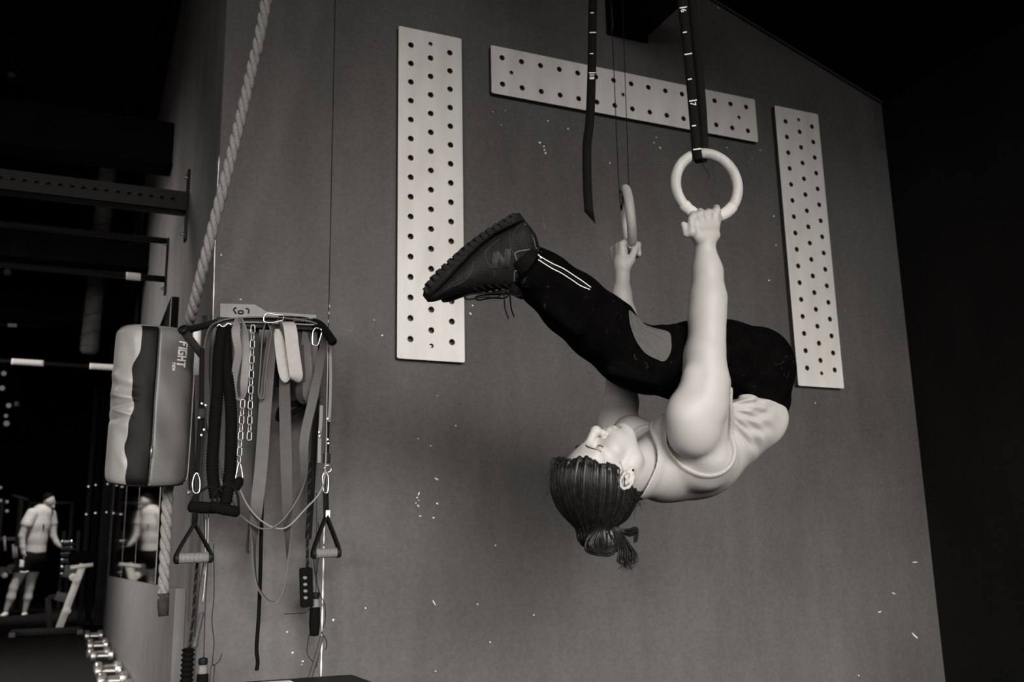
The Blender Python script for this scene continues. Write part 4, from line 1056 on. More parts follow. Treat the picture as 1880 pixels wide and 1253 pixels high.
# --- bracket
rk = thing('wall_rack', P(490, 600, -.01), 'wall rack with a pale back plate, black rail and padded arm holding bands and chains', 'rack')
poly = [(404, 558), (468, 560), (489, 573), (580, 579), (580, 603), (404, 594)]
q = [P(x, y, -.004) for x, y in poly]; n = len(q)
V = [p_+[0, -.004, 0] for p_ in q]+[p_+[0, .0038, 0] for p_ in q]
mk('back_plate', V, [list(range(n))[::-1], [n+i for i in range(n)]]+[[i, (i+1) % n, n+(i+1) % n, n+i] for i in range(n)], 'bracket_grey', rk, False)
lg = MB()
for pts in ([(434, 565.5), (430, 567), (429.5, 571), (432, 574), (433, 577)], [(451, 567), (455, 567.5), (457, 571), (456, 576)], [(437.5, 572.5), (441, 571), (446, 572), (445.5, 576), (438.5, 576), (437.5, 572.5)]):
    lg.add(*tube_geo(pth(pts, -.0085, 4), .0030, 6))
lg.build('emblem', 'black_steel', rk)
RY = -.20
bar_box('rail', P(398, 592, RY), P(592, 601, RY), .030, .034, 'black_steel', rk)
for px, py in ((420, 593), (566, 598)):
    a = P(px, py, RY); bar_box('arm', a, (a[0], -.006, a[2]+.02), .024, .03, 'black_steel', rk)
wire('support_arm', [(402, 591, RY), (378, 598, RY-.02), (352, 604, RY-.06), (338, 607, RY-.09)], .0125, 'black_steel', parent=rk, sides=10)
wire('brace_tube', [(336, 606, RY-.10), (352, 628, RY-.04), (374, 656, RY+.06)], .0150, 'dark_grey_steel', parent=rk, sides=12)
wire('tube_end', [(335, 603.5, RY-.105), (337.5, 607.5, RY-.098)], .0185, 'black_steel', parent=rk, sides=12)
wire('padded_arm', [(575, 592, RY), (588, 598, RY-.03), (600, 612, RY-.07), (611, 628, RY-.12)], .0165, 'black_foam', parent=rk, sides=12)
wire('rail_cover', [(512, 586, RY-.018), (540, 587, RY-.018), (566, 590, RY-.018), (590, 603, RY-.03)], .0130, 'black_foam', parent=rk, sides=10)
V2, F2 = text_geo('DXIFST', .021, .0)
mk('embroidered_name', place(V2, P(555, 588, RY-.034), P(580, 590, RY-.034)-P(530, 587.5, RY-.034), (0, 0, 1)), F2, 'band_mid', rk, False)
for px, py in ((375, 586), (374, 700)): lathe('bolt', [(.0005, 0), (.007, .0), (.007, .006), (.0005, .007)], P(px, py, -.02), (0, -1, 0), 'steel', rk, 10)
bar_box('side_post', P(376, 580, -.03), P(371, 790, -.03), .016, .012, 'black_steel', rk, up=(0, 1, 0))
bar_box('pad_plate', P(362, 604, .03), P(357, 690, .03), .03, .012, 'pale_metal', rk, up=(0, 1, 0))

# --- resistance bands
ribbon('resistance_band', [(396, 596, -.215), (381, 628, -.24), (377, 680, -.24), (381, 740, -.235), (390, 800, -.23), (404, 868, -.235), (424, 920, -.24), (450, 953, -.24), (484, 972, -.24), (514, 961, -.24), (544, 918, -.24), (558, 868, -.24), (559, 806, -.24), (574, 735, -.24), (588, 665, -.235), (590, 606, -.225), (540, 588, -.215), (450, 585, -.215)],
       17, .0050, [.0, .25, .3, .3, .3, .2, .1, .0, .0, .0, .12, .5, .95, .95, .7, .15, .0, .0], 'band_mid', 'long grey loop band draped right round the rack to a deep hanging sag')
ribbon('resistance_band', [(560, 597, -.225), (592, 601, -.23), (601, 640, -.235), (600, 740, -.225), (598, 850, -.225), (590, 900, -.235), (560, 936, -.235), (524, 970, -.235), (488, 962, -.235), (456, 930, -.235), (436, 880, -.235), (424, 800, -.225), (412, 700, -.225), (405, 620, -.225), (430, 594, -.22)],
       8, .0048, [.0]*15, 'band_edge', 'thin pale-edged loop band crossing the deep sag of the long grey band')
ribbon('resistance_band', [(507, 595, -.215), (497, 640, -.22), (487, 745, -.215), (480, 850, -.215), (471, 930, -.215), (466, 1000, -.20), (470, 1066, -.19), (486, 1098, -.19), (505, 1106, -.19), (521, 1086, -.19), (528, 1030, -.20), (528, 940, -.205), (526, 850, -.205), (523, 740, -.205), (520, 630, -.21)],
       22, .0045, [.1, .55, .95, 1, .8, .1, .0, .0, .0, .0, .05, .6, .8, .75, .4], 'band_mid', 'wide charcoal loop band hanging lowest with a rounded bottom')
path = pth([(524, 592, -.215), (529, 594, -.240), (533, 606, -.256), (537, 640, -.256), (542, 676, -.256), (543.5, 690, -.254), (540, 697, -.244), (531, 697, -.232), (524, 686, -.226), (518, 650, -.222), (515, 620, -.218), (516, 598, -.205)], -.2, 6, True)
V, F = ribbon_geo(path, np.array([1., 0, .04]), .048, .0045, True); tag(sharp(mk('resistance_band', V, F, 'band_pale'), 50), 'short pale wide loop band folded over the rail', 'resistance band')
ribbon('resistance_band', [(437, 590, -.232), (433, 612, -.245), (437, 650, -.245), (430, 690, -.245), (428, 716, -.245), (436, 731, -.24), (446, 728, -.235), (449, 700, -.23), (452, 660, -.23), (450, 620, -.23), (445, 594, -.225)],
       15, .0045, [.3, .85, .5, .45, .5, .2, .3, .8, .9, .6, .2], 'band_light', 'twisted pale loop band from which the snap-hook chain hangs')
ribbon('resistance_band', [(489, 594, -.232), (482, 620, -.24), (478, 680, -.24), (475, 722, -.24), (479, 733, -.24), (485, 728, -.24), (487, 700, -.24), (493, 650, -.24), (498, 612, -.235)],
       9, .0042, [0]*9, 'band_mid', 'narrow dark grey loop band with a tight rounded end')
for i, (x, col, lab) in enumerate(((557, 'band_dark', 'dark wide loop band hanging behind the short pale one'), (570, 'band_mid', 'dim grey loop band tucked beneath the silver carabiner'))):
    ribbon('resistance_band', [(x-6, 598, -.19), (x-8, 640, -.185), (x-5, 690, -.185), (x-6, 726, -.18), (x+2, 738, -.18), (x+9, 726, -.17), (x+8, 690, -.17), (x+5, 640, -.175), (x+4, 600, -.185)], 17, .0045, [.5, .9, .9, .7, .3, .6, .9, .9, .5], col, lab)
ribbon('resistance_band', [(548, 740, -.15), (520, 745, -.15), (512, 770, -.15), (535, 760, -.145), (560, 742, -.145), (562, 720, -.15)], 12, .006, [.6]*6, 'black_foam', 'black fabric hip loop hanging behind the dark bands', 'band')
# dark lifting straps behind, filling the rack
for i, (x0, x1, y1, mt, lab) in enumerate(((470, 468, 930, 'band_dark', 'long charcoal strap hanging straight beside the chain'), (510, 512, 690, 'black_web', 'short black strap hanging behind the wide charcoal band'), (584, 566, 990, 'black_web', 'long black strap hanging near the wall joint'))):
    ribbon('lifting_strap', [(x0, 598, -.16), (x0-1, 700, -.15), ((x0+x1)/2, (598+y1)/2+60, -.14), (x1, y1, -.13)], 11, .003, [.9]*4, mt, lab, 'strap', closed=False)
# ribbed black bungees
def bungee(pts, label):
    path = pth(pts, -.25, 22); s = np.cumsum(np.r_[0, np.linalg.norm(np.diff(path, axis=0), axis=1)]); L = s[-1]; n = int(L/.0035)
    pp = np.stack([np.interp(np.linspace(0, L, n), s, path[:, k]) for k in range(3)], 1)
    r = .0205+.0011*np.array([1 if i % 3 else -1 for i in range(n)]); o = tube('bungee_cord', pp, r, 'black_foam', None, 10)
    tag(o, label, 'bungee cord', 'ribbed black bungees')
bungee([(409, 602, -.235), (402, 650, -.245), (399, 720, -.245), (393, 800, -.25), (390, 860, -.25), (396, 915, -.25)], 'fuzzy ribbed black bungee hanging nearer the leather pad')
bungee([(413, 602, -.225), (417, 680, -.24), (424, 750, -.245), (424, 820, -.25), (421, 880, -.25), (414, 925, -.25)], 'fuzzy ribbed black bungee hanging nearer the snap-hook chain')
# chains
def chain_thing(px0, py0, px1, py1, label, Y=-.255, hook=False):
    a, b = P(px0, py0, Y), P(px1, py1, Y); L = np.linalg.norm(b-a); d = unit(b-a); t = thing('steel_chain', b, label, 'chain'); lk = .034; n = max(2, int(L/(lk*.80)))
    lk = L/n/.80
    for i in range(n):
        c = a+d*L*(i+.5)/n; w = np.array([1., 0, 0]) if i % 2 == 0 else np.array([.35, -.94, 0]); w = unit(w-d*(w @ d)); w = w if i % 2 == 0 else unit(np.cross(d, unit(np.array([1., 0, 0])-d*d[0]))*.8+unit(np.array([1., 0, 0])-d*d[0])*.45)
        tt = np.linspace(0, 2*PI, 16, endpoint=False); hl_, hw = lk/2*.92, .0078
        path = np.array([c+d*(math.copysign(hl_-hw, math.sin(x))+hw*math.sin(x))+w*hw*math.cos(x) for x in tt])
        V, F = tube_geo(path, .0022, 6, True); mk('link', V, F, 'steel_dull', t)
    return t, b, d
ch, b_, d_ = chain_thing(446, 735, 438.5, 852, 'steel chain hanging from the twisted pale band and ending in a pear-shaped snap hook')
wire('snap_hook', [(438, 851, -.255), (434.5, 868, -.255), (432.5, 880, -.255), (438, 887, -.255), (445, 882, -.255), (444.5, 868, -.255), (441, 852, -.255)], .0026, 'steel', Y=-.255, closed=True, parent=ch)
chain_thing(464.5, 598, 457.5, 808, 'steel chain hanging straight down from the rail between two bands', -.24)
# carabiners
def carabiner(pts, label, Y=-.262, r=.0027):
    t = thing('carabiner', P(pts[0][0], pts[0][1], Y), label, 'carabiner')
    tube('frame', pth(pts, Y, 6), r, 'chrome', t, 8)
    tube('gate', [P(pts[0][0], pts[0][1], Y), P(pts[-1][0], pts[-1][1], Y)], r*.8, 'steel', t, 8)
    return t
carabiner([(521, 579), (506, 578), (492, 575.5), (486, 579), (484, 588), (488, 592), (504, 592), (520, 588)], 'silver wire carabiner lying along the top of the rail', -.262)
carabiner([(580, 602), (575.5, 607), (573.5, 618), (574, 632), (577, 634), (583, 634), (588, 620), (591, 609), (588, 604)], 'silver wire carabiner hanging at the padded end of the rail', -.262)
wire('snap_clip', [(398, 600), (402, 596), (408, 600), (413, 599), (418, 594), (425, 597)], .0026, 'chrome', 'small bright snap clip glinting at the inner end of the rail', 'clip', -.262)

# --- suspension trainers
def trainer(name_label, strap, carab, apex, gl, gr, Y, slot):
    t = thing('suspension_trainer', P(gl[0], gl[1]+10, Y), name_label, 'suspension trainer')
    V, F = ribbon_geo(pth(strap, Y, 6), np.array([.9, -.3, 0]), .016, .003); mk('main_strap', V, F, 'black_web', t)
    tube('carabiner_clip', pth(carab, Y-.01, 5, True), .0026, 'chrome', t, 7, True)
    ap = P(apex[0], apex[1], Y-.01)
    low = P(carab[len(carab)//2][0], carab[len(carab)//2][1], Y-.01)
    V, F = ribbon_geo(np.array([low+[0, 0, .006], (low+ap)/2, ap]), np.array([1., 0, 0]), .020, .004); mk('neck_strap', V, F, 'black_web', t)
    a, b = P(gl[0], gl[1], Y-.01), P(gr[0], gr[1], Y-.01)
    for e, sg in ((a, -1), (b, 1)):
        V, F = ribbon_geo(catmull([ap, (ap+e)/2+[sg*.002, 0, .004], e+[0, 0, .010], e+[0, 0, -.014]], 5), np.array([.35, -.94, 0]), .026, .0035); mk('handle_strap', V, F, 'black_web', t)
    ax = unit(b-a); L = np.linalg.norm(b-a)
    g = lathe('grip', [(.0150, .004), (.0175, .008), (.0170, L*.5), (.0175, L-.008), (.0150, L-.004)], a, ax, 'grip_grey', t, 18)
    for k in range(7):
        V, F = torus_geo(a+ax*L*(.14+.12*k), ax, .0172, .0012, 18, 5); mk('grip_ring', V, F, 'grip_grey', g)
    lathe('end_cap', [(.0005, -.004), (.0190, -.003), (.0192, .008), (.0160, .009)], a, ax, 'black_steel', t, 18)
    lathe('end_cap', [(.0005, -.004), (.0190, -.003), (.0192, .008), (.0160, .009)], b, -ax, 'black_steel', t, 18)
    bx_ = P(slot[0], slot[1], Y-.008); V, F = box_geo(bx_, (.0125, .006, .018), None, .002); mk('buckle', V, F, 'black_steel', t)
    return t
tl_ = trainer('suspension handle with a grey ribbed grip hanging beside the leather pad', [(371, 640), (370, 720), (366, 800), (361, 868)], [(361, 869), (356, 876), (353.5, 890), (355, 903), (361, 906), (366, 902), (367.5, 888), (365, 876)], (357, 962), (323, 1026), (387, 1024), -.27, (371, 760))
for (x, y) in ((371, 742), (378, 745), (375, 790), (370, 800), (366, 768)):
    lathe('rivet', [(.0005, 0), (.005, .0), (.005, .006), (.0005, .007)], P(x, y, -.28), (0, -1, 0), 'chrome', tl_, 8)
tr_ = trainer('suspension handle with a grey grip and a pale tag hanging over the wall joint', [(603, 640), (602, 720), (601, 790), (600, 832)], [(597, 868), (592.5, 874), (593, 890), (594, 902), (598, 906), (602, 902), (603, 888), (602, 874)], (599, 948), (575, 1017), (622, 1015), -.21, (600, 842))
V, F = torus_geo(P(602, 861, -.22), (0, 1, .1), .0130, .0022, 20, 7); mk('steel_ring', V, F, 'chrome', tr_)
V, F = box_geo(P(602, 944, -.226), (.008, .0015, .013), None, .001); mk('tag', V, F, 'print_white', tr_)
for (x, y) in ((602, 770), (587, 802), (602, 808), (603, 815), (586, 795)):
    lathe('rivet', [(.0005, 0), (.0048, .0), (.0048, .008), (.0005, .009)], P(x, y, -.225), (0, -1, 0), 'chrome', tr_, 8)
ribbon('tube_band', [(606, 640), (607, 690), (606, 740), (604, 775)], 5, .007, [1]*4, 'band_edge', 'pale rubber tube hanging beneath the padded arm', 'tube band', Y=-.225, closed=False)
ribbon('tube_band', [(590, 745), (589, 775), (587, 800), (586, 850)], 6, .007, [1]*4, 'band_edge', 'short pale tube band hanging between the two straps', 'tube band', Y=-.22, closed=False)
# foam handles below the bungees
def foam_handle(a, b, apex, label):
    A3, B3 = P(*a), P(*b); t = thing('foam_handle', (A3+B3)/2-[0, 0, .02], label, 'handle')
    ax = unit(B3-A3); L = np.linalg.norm(B3-A3); lathe('grip', [(.0120, -.002), (.0180, .002), (.0195, L*.25), (.0205, L*.5), (.0195, L*.75), (.0180, L-.002), (.0120, L+.002)], A3, ax, 'black_foam', t, 18)
    ap = P(*apex)
    for e in (A3, B3): tube('strap', catmull([ap, (ap+e)/2+np.array([math.copysign(.012, (e-ap)[0]), 0, .006]), e+[0, 0, .004], e+[0, 0, -.01]], 5), .0045, 'black_web', t, 7)
    return t
foam_handle((347, 931, -.275), (398, 934, -.275), (385, 893, -.26), 'black foam stirrup handle under the outer bungee')
foam_handle((386, 930, -.295), (438, 941, -.295), (421, 884, -.26), 'black foam stirrup handle overlapping the other one, nearer the snap hook')
tag(lathe('cord_lock', [(.006, 0), (.016, .006), (.018, .03), (.012, .045), (.005, .05)], P(430, 900, -.26), (P(438, 886, -.26)-P(430, 900, -.26)), 'black_foam', None, 14), 'black plastic cord lock under the snap hook', 'cord lock')
lathe('knob', [(.0005, 0), (.008, .001), (.010, .008), (.006, .012)], P(349, 905, -.27), (-1, -.3, 0), 'steel_dull', tl_, 12)

# --- cables and jump ropes
wire('rubber_cable', [(485, 850, -.17), (482, 905, -.17), (480, 960, -.17), (478, 1050, -.16), (475, 1130, -.15), (471, 1190, -.15), (473, 1215, -.15), (471, 1232, -.15)], .0070, 'black_foam', 'thick black rubber cable hanging down to near the floor box', 'cable')
wire('dark_hook_cord', [(468, 930), (459, 960), (455, 990), (454, 1010), (457, 1016)], .0045, 'band_dark', 'short dark cord ending in a small hook behind the wide band', 'cord', -.13)
def braided(name, pts, r, label, Y, cat='cord'):
    t = thing(name, P(pts[-1][0], pts[-1][1], Y), label, cat); path = pth(pts, Y, 16)
    tube('core', path, r*.75, 'black_web', t, 6); T, N, B = frames(path); s = np.cumsum(np.r_[0, np.linalg.norm(np.diff(path, axis=0), axis=1)])
    for ph in (0, PI):
        a = s/.02*PI+ph; tube('strand', path+r*.5*(np.cos(a)[:, None]*N+np.sin(a)[:, None]*B), r*.55, 'band_dark' if ph else 'black_web', t, 5)
    return t
cl = braided('paracord', [(362, 1032), (358, 1080), (355, 1130), (350, 1175), (347, 1192)], .0055, 'black braided cord carrying the wavy black grip', -.20)
cr = braided('paracord', [(569, 850), (567, 920), (565, 980), (564, 1046)], .0062, 'black braided cord carrying the four-hole grip', -.18)
# wavy grip on the left cord
c0 = P(346, 1190, -.20); c1 = P(341, 1275, -.20); ax = unit(c1-c0); L = np.linalg.norm(c1-c0)
lathe('wavy_grip', [(.010, 0)]+[(.0195+.0035*math.cos(k*PI), .006+k*L/18) for k in range(18)]+[(.012, L+.004)], c0, ax, 'black_foam', cl, 16)
# four-hole grip
gx0, gz0 = 0, 0
c = P(562.5, 1079, -.18); s = ppm(c); w2, h2 = 10.2/s, 34/s
outer = [(w2*(.75+.25*math.cos(t))*math.copysign(1, math.cos(t)) if False else (math.copysign(1, math.cos(t))*(w2-.006)+.006*math.cos(t)), math.copysign(1, math.sin(t))*(h2-.006)+.006*math.sin(t)) for t in np.linspace(.01, 2*PI+.01, 24, endpoint=False)]
holes = [[(-.003+.0130*math.cos(t), (18-11.9*k)/s+.0105*math.sin(t)) for t in np.linspace(0, 2*PI, 16, endpoint=False)] for k in range(4)]
V, F = curve_mesh('grip', [outer]+holes, .020, .003)
mk('four_hole_grip', place(V, c, np.array([1., 0, .06]), np.array([-.06, 0, 1.])), F, 'black_foam', cr, False)
for k in range(4):
    V, F = lathe_geo([(.0005, 0), (.0135, 0), (.0135, .002), (.0005, .0025)], c+[-.003+.06*(18-11.9*k)/s*-1, .010, (18-11.9*k)/s], (0, 1, 0), 14); mk('hole_insert', V, F, 'bracket_grey', cr)
def jump_rope(label, top, bot, wires, Y, tilt):
    a, b = P(top[0], top[1], Y), P(bot[0], bot[1], Y); t = thing('jump_rope', b, label, 'jump rope'); ax = unit(b-a); L = np.linalg.norm(b-a)
    lathe('neck', [(.0075, 0), (.0150, .003), (.0158, .018), (.0120, .026)], a, ax, 'black_steel', t, 16)
    lathe('collar', [(.0135, .024), (.0160, .027), (.0150, .036), (.0165, .040), (.0160, .054)], a, ax, 'grip_grey', t, 16)
    lathe('grip', [(.0165, .052), (.0190, .056), (.0195, .056+(L-.056)*.35), (.0200, .056+(L-.056)*.6), (.0170, .056+(L-.056)*.9), (.0150, L), (.004, L+.002)], a, ax, 'black_foam', t, 18)
    for w in wires: tube('wire', pth(w, Y, 6), .0016, 'black_steel', t, 5)
    return t
jump_rope('black jump rope handle beside the four-hole grip with wires up the wall joint', (579, 1088), (577, 1168), [[(581, 905), (581, 980), (580, 1060), (580, 1090)], [(584, 960), (587, 1000), (583, 1040), (581, 1062), (586, 1090), (596, 1110), (597, 1140), (592, 1155)], [(575, 1020), (578, 1050), (584, 1080), (588, 1092)], [(522, 1128), (545, 1127), (560, 1126), (568, 1118)], [(568, 1165), (564, 1190), (566, 1205), (576, 1218)]], -.16, 0)
jump_rope('black jump rope handle with a grey collar hanging by the wavy grip', (373, 1208), (371, 1275), [[(384, 1000), (380, 1060), (376, 1130), (374, 1212)], [(374, 945), (375, 1020), (366, 1080), (359, 1140), (357, 1170)], [(392, 1000), (393, 1090), (389, 1140), (393, 1180), (390, 1215), (391, 1222), (401, 1216), (408, 1202)]], -.20, 0)
for pts in ([(378, 950), (377, 1000), (374, 1060)], [(383, 945), (381, 1010), (377, 1060), (372, 1110)]): 
    wire('steel_wire', pts, .0018, 'steel_dull', 'bright thin steel wire hanging behind the grey suspension grip', 'wire', -.19, group='thin steel wires')
def stick(label, a, b, r, Y, tip=None):
    A3, B3 = P(a[0], a[1], Y), P(b[0], b[1], Y); ax = unit(B3-A3); L = np.linalg.norm(B3-A3); t = thing('speed_rope_handle', B3, label, 'handle')
    lathe('tube', [(r*.7, 0), (r, .003), (r, L*.85), (r*1.25, L*.88), (r*1.25, L), (r*.5, L+.002)], A3, ax, 'dark_grey_steel', t, 12)
    if tip: tube('wire_tip', pth(tip, Y, 5), .0018, 'black_steel', t, 5)
    return t
stick('slim grey speed rope handle tilted beside the braided cord', (371, 1124), (357, 1188), .0085, -.19)
stick('slim dark speed rope handle beside the grey-collared jump rope handle', (391, 1222), (386, 1275), .0080, -.19)
stick('slim dark speed rope handle crossing another low over the wall joint', (591, 1168), (577, 1226), .0075, -.15, [(592, 1166), (598, 1174), (600, 1186), (597, 1194)])
stick('slim dark speed rope handle leaning out low towards the floor box', (583, 1200), (567, 1252), .0085, -.17)

# --- the climbing rope, three twisted strands
rt = thing('climbing_rope', (P(302, 1130, .05)[0], .05, P(302, 1130, .05)[2]), 'thick pale twisted climbing rope pulled aside behind the leather pad', 'climbing rope')
top = P(489, 0, -.52); nx = P(481, 45, -.50); ext = top+(top-nx)/np.linalg.norm(top-nx)*((ceil_z(.75)-.02-top[2])/unit(top-nx)[2])
rp = [ext, top, P(466, 110, -.46), P(441, 220, -.42), P(414, 330, -.38), P(392, 415, -.32), P(372, 495, -.24), P(353, 572, -.10), P(345, 602, .02)]
lw = [P(336, 640, .13), P(321, 720, .16), P(313, 820, .15), P(308, 905, .14), P(304, 1000, .14), P(301, 1070, .14), P(299.5, 1100, .14)]
path = catmull(rp+lw, 14); s = np.cumsum(np.r_[0, np.linalg.norm(np.diff(path, axis=0), axis=1)]); n = int(s[-1]/.011)
path = np.stack([np.interp(np.linspace(0, s[-1], n), s, path[:, k]) for k in range(3)], 1); s = np.linspace(0, s[-1], n); T, N, B = frames(path)
for k in range(3):
    a = -2*PI*s/.140+k*2*PI/3; tube('strand', path+.0104*(np.cos(a)[:, None]*N+np.sin(a)[:, None]*B), .0112, 'rope', rt, 9)
tube('end_tape', [P(300, 1090, .14), P(299.5, 1110, .14), P(300, 1132, .14)], [.0212, .0210, .018], 'rope_dark', rt, 14)

# --- leather pad with printing
pad = thing('punch_pad', P(278, 893, -.05), 'big dark leather strike pad with creased side in painted-on sheen and white FIGHT printing', 'strike pad')
PYc = -.02
pl = [(200, -.010), (212, -.060), (232, -.090), (256, -.100), (278, -.098), (304, -.085), (330, -.060), (346, -.020), (350, .03)]   # front outline, pixel column at mid height and depth
xs_ = np.array([P(a, 750, y)[0] for a, y in pl]); ys_ = np.array([y for a, y in pl])
u_ = np.linspace(0, 1, 73); kn = np.linspace(0, 1, len(pl)); prof = catmull(np.stack([xs_, ys_, 0*xs_], 1), 9)[:, :2]; prof = np.stack([np.interp(u_, np.linspace(0, 1, len(prof)), prof[:, i]) for i in (0, 1)], 1)
ztop_, zbot_ = P(275, 604, -.06)[2], P(275, 888, -.06)[2]; NZ = 120
def pad_pt(u, v, lift=0.0):
    i = u*72; i0 = min(int(i), 71); f_ = i-i0; c = prof[i0]*(1-f_)+prof[i0+1]*f_; d = prof[min(i0+1, 72)]-prof[max(i0-1, 0)] if i0 > 0 else prof[1]-prof[0]
    nrm = unit(np.array([d[1], -d[0], 0])); nrm = nrm if nrm[1] < 0 or nrm[0] < 0 else -nrm
    z = ztop_+(zbot_-ztop_)*v; cx_ = P(275, 750, -.06)[0]
    # rounded rims at top and bottom, creases on the side with painted sheen
    e = min(v, 1-v); inset = -.016*math.exp(-e/.02)
    cr_ = math.exp(-((u-.20)/.16)**2)*(.9*math.exp(-((v-.52)/.13)**2)+.25)
    w = 0.0
    for (cu, cv, su, sv, sl, am) in ((.17, .455, .13, .018, .10, .016), (.15, .515, .12, .016, -.12, -.014), (.19, .555, .10, .014, .16, .012), (.12, .60, .12, .020, -.06, -.012), (.20, .40, .14, .025, .14, -.009), (.10, .33, .12, .03, .2, .007), (.22, .70, .10, .04, .25, -.006), (.24, .85, .08, .05, .5, .006), (.22, .18, .08, .08, .5, -.006)):
        w += am*.8*math.exp(-((u-cu)/su)**2-((v-cv-sl*(u-cu))/sv)**2)
    w += .003*math.sin(9*v+3*u)*math.exp(-((u-.7)/.2)**2)+.0035*math.sin(14*v-16*u)*math.exp(-((u-.68)/.18)**2)
    seam_ = -.006*math.exp(-((u-.52)/.008)**2)-.004*math.exp(-((u-.91)/.01)**2)
    return np.array([c[0]+(.006*(1-v)-.000), c[1], z-.018*math.sin(PI*min(1, u*1.05))*v+.006])+nrm*(inset+w+seam_+lift)
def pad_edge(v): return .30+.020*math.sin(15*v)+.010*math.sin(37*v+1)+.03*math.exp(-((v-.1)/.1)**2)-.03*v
for (iu, mt, nm) in ((26, 'leather_sheen', 'sheen_panel'), (20, 'leather_black', 'middle_panel'), (36, 'leather_grey', 'printed_panel')):  # highlight painted as colour: pale up to a wavy edge, then black
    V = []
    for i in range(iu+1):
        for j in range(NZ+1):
            v = j/NZ; u0, u1 = {'sheen_panel': (0, pad_edge(v)), 'middle_panel': (pad_edge(v), .52), 'printed_panel': (.52, 1.0)}[nm]
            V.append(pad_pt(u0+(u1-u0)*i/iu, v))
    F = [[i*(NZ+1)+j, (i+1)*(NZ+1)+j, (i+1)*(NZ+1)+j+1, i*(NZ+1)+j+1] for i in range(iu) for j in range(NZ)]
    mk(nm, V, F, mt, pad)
# back and caps
for v, nm in ((0.0, 'top_cap'), (1.0, 'bottom_cap')):
    ring = [pad_pt(u, v) for u in np.linspace(0, 1, 37)]; bk = [ring[-1]+[.0, .07, 0], ring[0]+[.03, .10, 0]]
    V = ring+bk; mk(nm, V, [list(range(len(V)))], 'leather_black', pad, False)
    tube('welt', np.array(ring), .0035, 'leather_black' if v else 'leather_grey', pad, 6)
a_, b_ = pad_pt(0, 0), pad_pt(1, 0); c_, e_ = pad_pt(0, 1), pad_pt(1, 1)
q = [a_, a_+[.03, .10, 0], b_+[0, .07, 0], b_]; q2 = [c_, c_+[.03, .10, 0], e_+[0, .07, 0], e_]
mk('back_panel', q+q2, [[0, 1, 5, 4], [1, 2, 6, 5], [2, 3, 7, 6]], 'leather_black', pad, False)
tube('zip', np.array([pad_pt(.52, v, .005) for v in np.linspace(.02, .98, 40)]), .0022, 'dark_grey_steel', pad, 6)
tube('zip_pull', np.array([pad_pt(.515, v, .009) for v in (.76, .79, .83)]), .0040, 'steel_dull', pad, 6)
tube('side_piping', np.array([pad_pt(.985, v, .003) for v in np.linspace(.02, .98, 40)]), .0022, 'pale_metal', pad, 6)
# printed name: block letters drawn on a 5-high grid, reading downwards
GL = {'F': [(0, 0, 1, 5), (1, 4, 4, 5), (1, 2, 3, 3)], 'I': [(0, 0, 1.1, 5)], 'G': [(0, 0, 1, 5), (1, 4, 4, 5), (1, 0, 4, 1), (3, 1, 4, 2.8), (2, 2, 3, 2.8)], 'H': [(0, 0, 1.2, 5), (2.8, 0, 4, 5), (1.2, 2, 2.8, 3)], 'T': [(0, 4, 4, 5), (1.4, 0, 2.6, 4)]}
ZL = abs(zbot_-ztop_)
def print_word(word, v0, uc, hgt_u, unit_v, shapes):
    v = v0
    for chh in word:
        m = MB(); wmax = max(r_[2] for r_ in shapes[chh])
        for (x0_, y0_, x1_, y1_) in shapes[chh]:
            nx_ = 3; Vq = []; Fq = []
            for i in range(nx_+1):
                for j in range(4):
                    xx = x0_+(x1_-x0_)*i/nx_; yy = y0_+(y1_-y0_)*j/3; Vq.append(pad_pt(uc+(yy/5-.5)*hgt_u, v+xx*unit_v, .0016))
            for i in range(nx_):
                for j in range(3): Fq.append([i*4+j, i*4+j+1, (i+1)*4+j+1, (i+1)*4+j])
            m.add(Vq, Fq)
        m.build('letter_'+chh.lower(), 'print_white', pad, False)
        v += (wmax+.55)*unit_v
    return v
vend = print_word('FIGHT', .083, .735, .085, .0085, GL)
SM = {'T': GL['T'], 'E': [(0, 0, 1, 5), (1, 4, 3, 5), (1, 2, 3, 3), (1, 0, 3, 1)], 'C': [(0, 0, 1, 5), (1, 4, 3, 5), (1, 0, 3, 1)], 'H': GL['H']}
print_word('TECH', .222, .668, .024, .0034, SM)
# hanging strap behind the pad
tag(bar_box('pad_bracket', P(352, 596, .05), P(352, 900, .05), .02, .03, 'black_steel', None, up=(0, 1, 0)), 'black upright bracket behind the leather strike pad', 'bracket')

# --- low black box under the rack
bx0 = P(648, 1238.5, -.42); zt_ = bx0[2]
pb = thing('plyo_box', (bx0[0]-.45, -.8, 0), 'low black padded box standing on the floor below the rack of bands', 'plyo box')
box('box_body', (bx0[0]-.92, -1.15, 0), (bx0[0], -.42, zt_-.05), 'black_steel', pb, .012)
box('padded_top', (bx0[0]-.93, -1.16, zt_-.05), (bx0[0]+.006, -.412, zt_), 'black_steel', pb, .016)
lp = PZ(515, 1251, zt_+.001); box('stitched_label', (lp[0]-.08, lp[1]-.05, zt_), (lp[0]+.03, lp[1]+.006, zt_+.0015), 'print_white', pb, .0004)
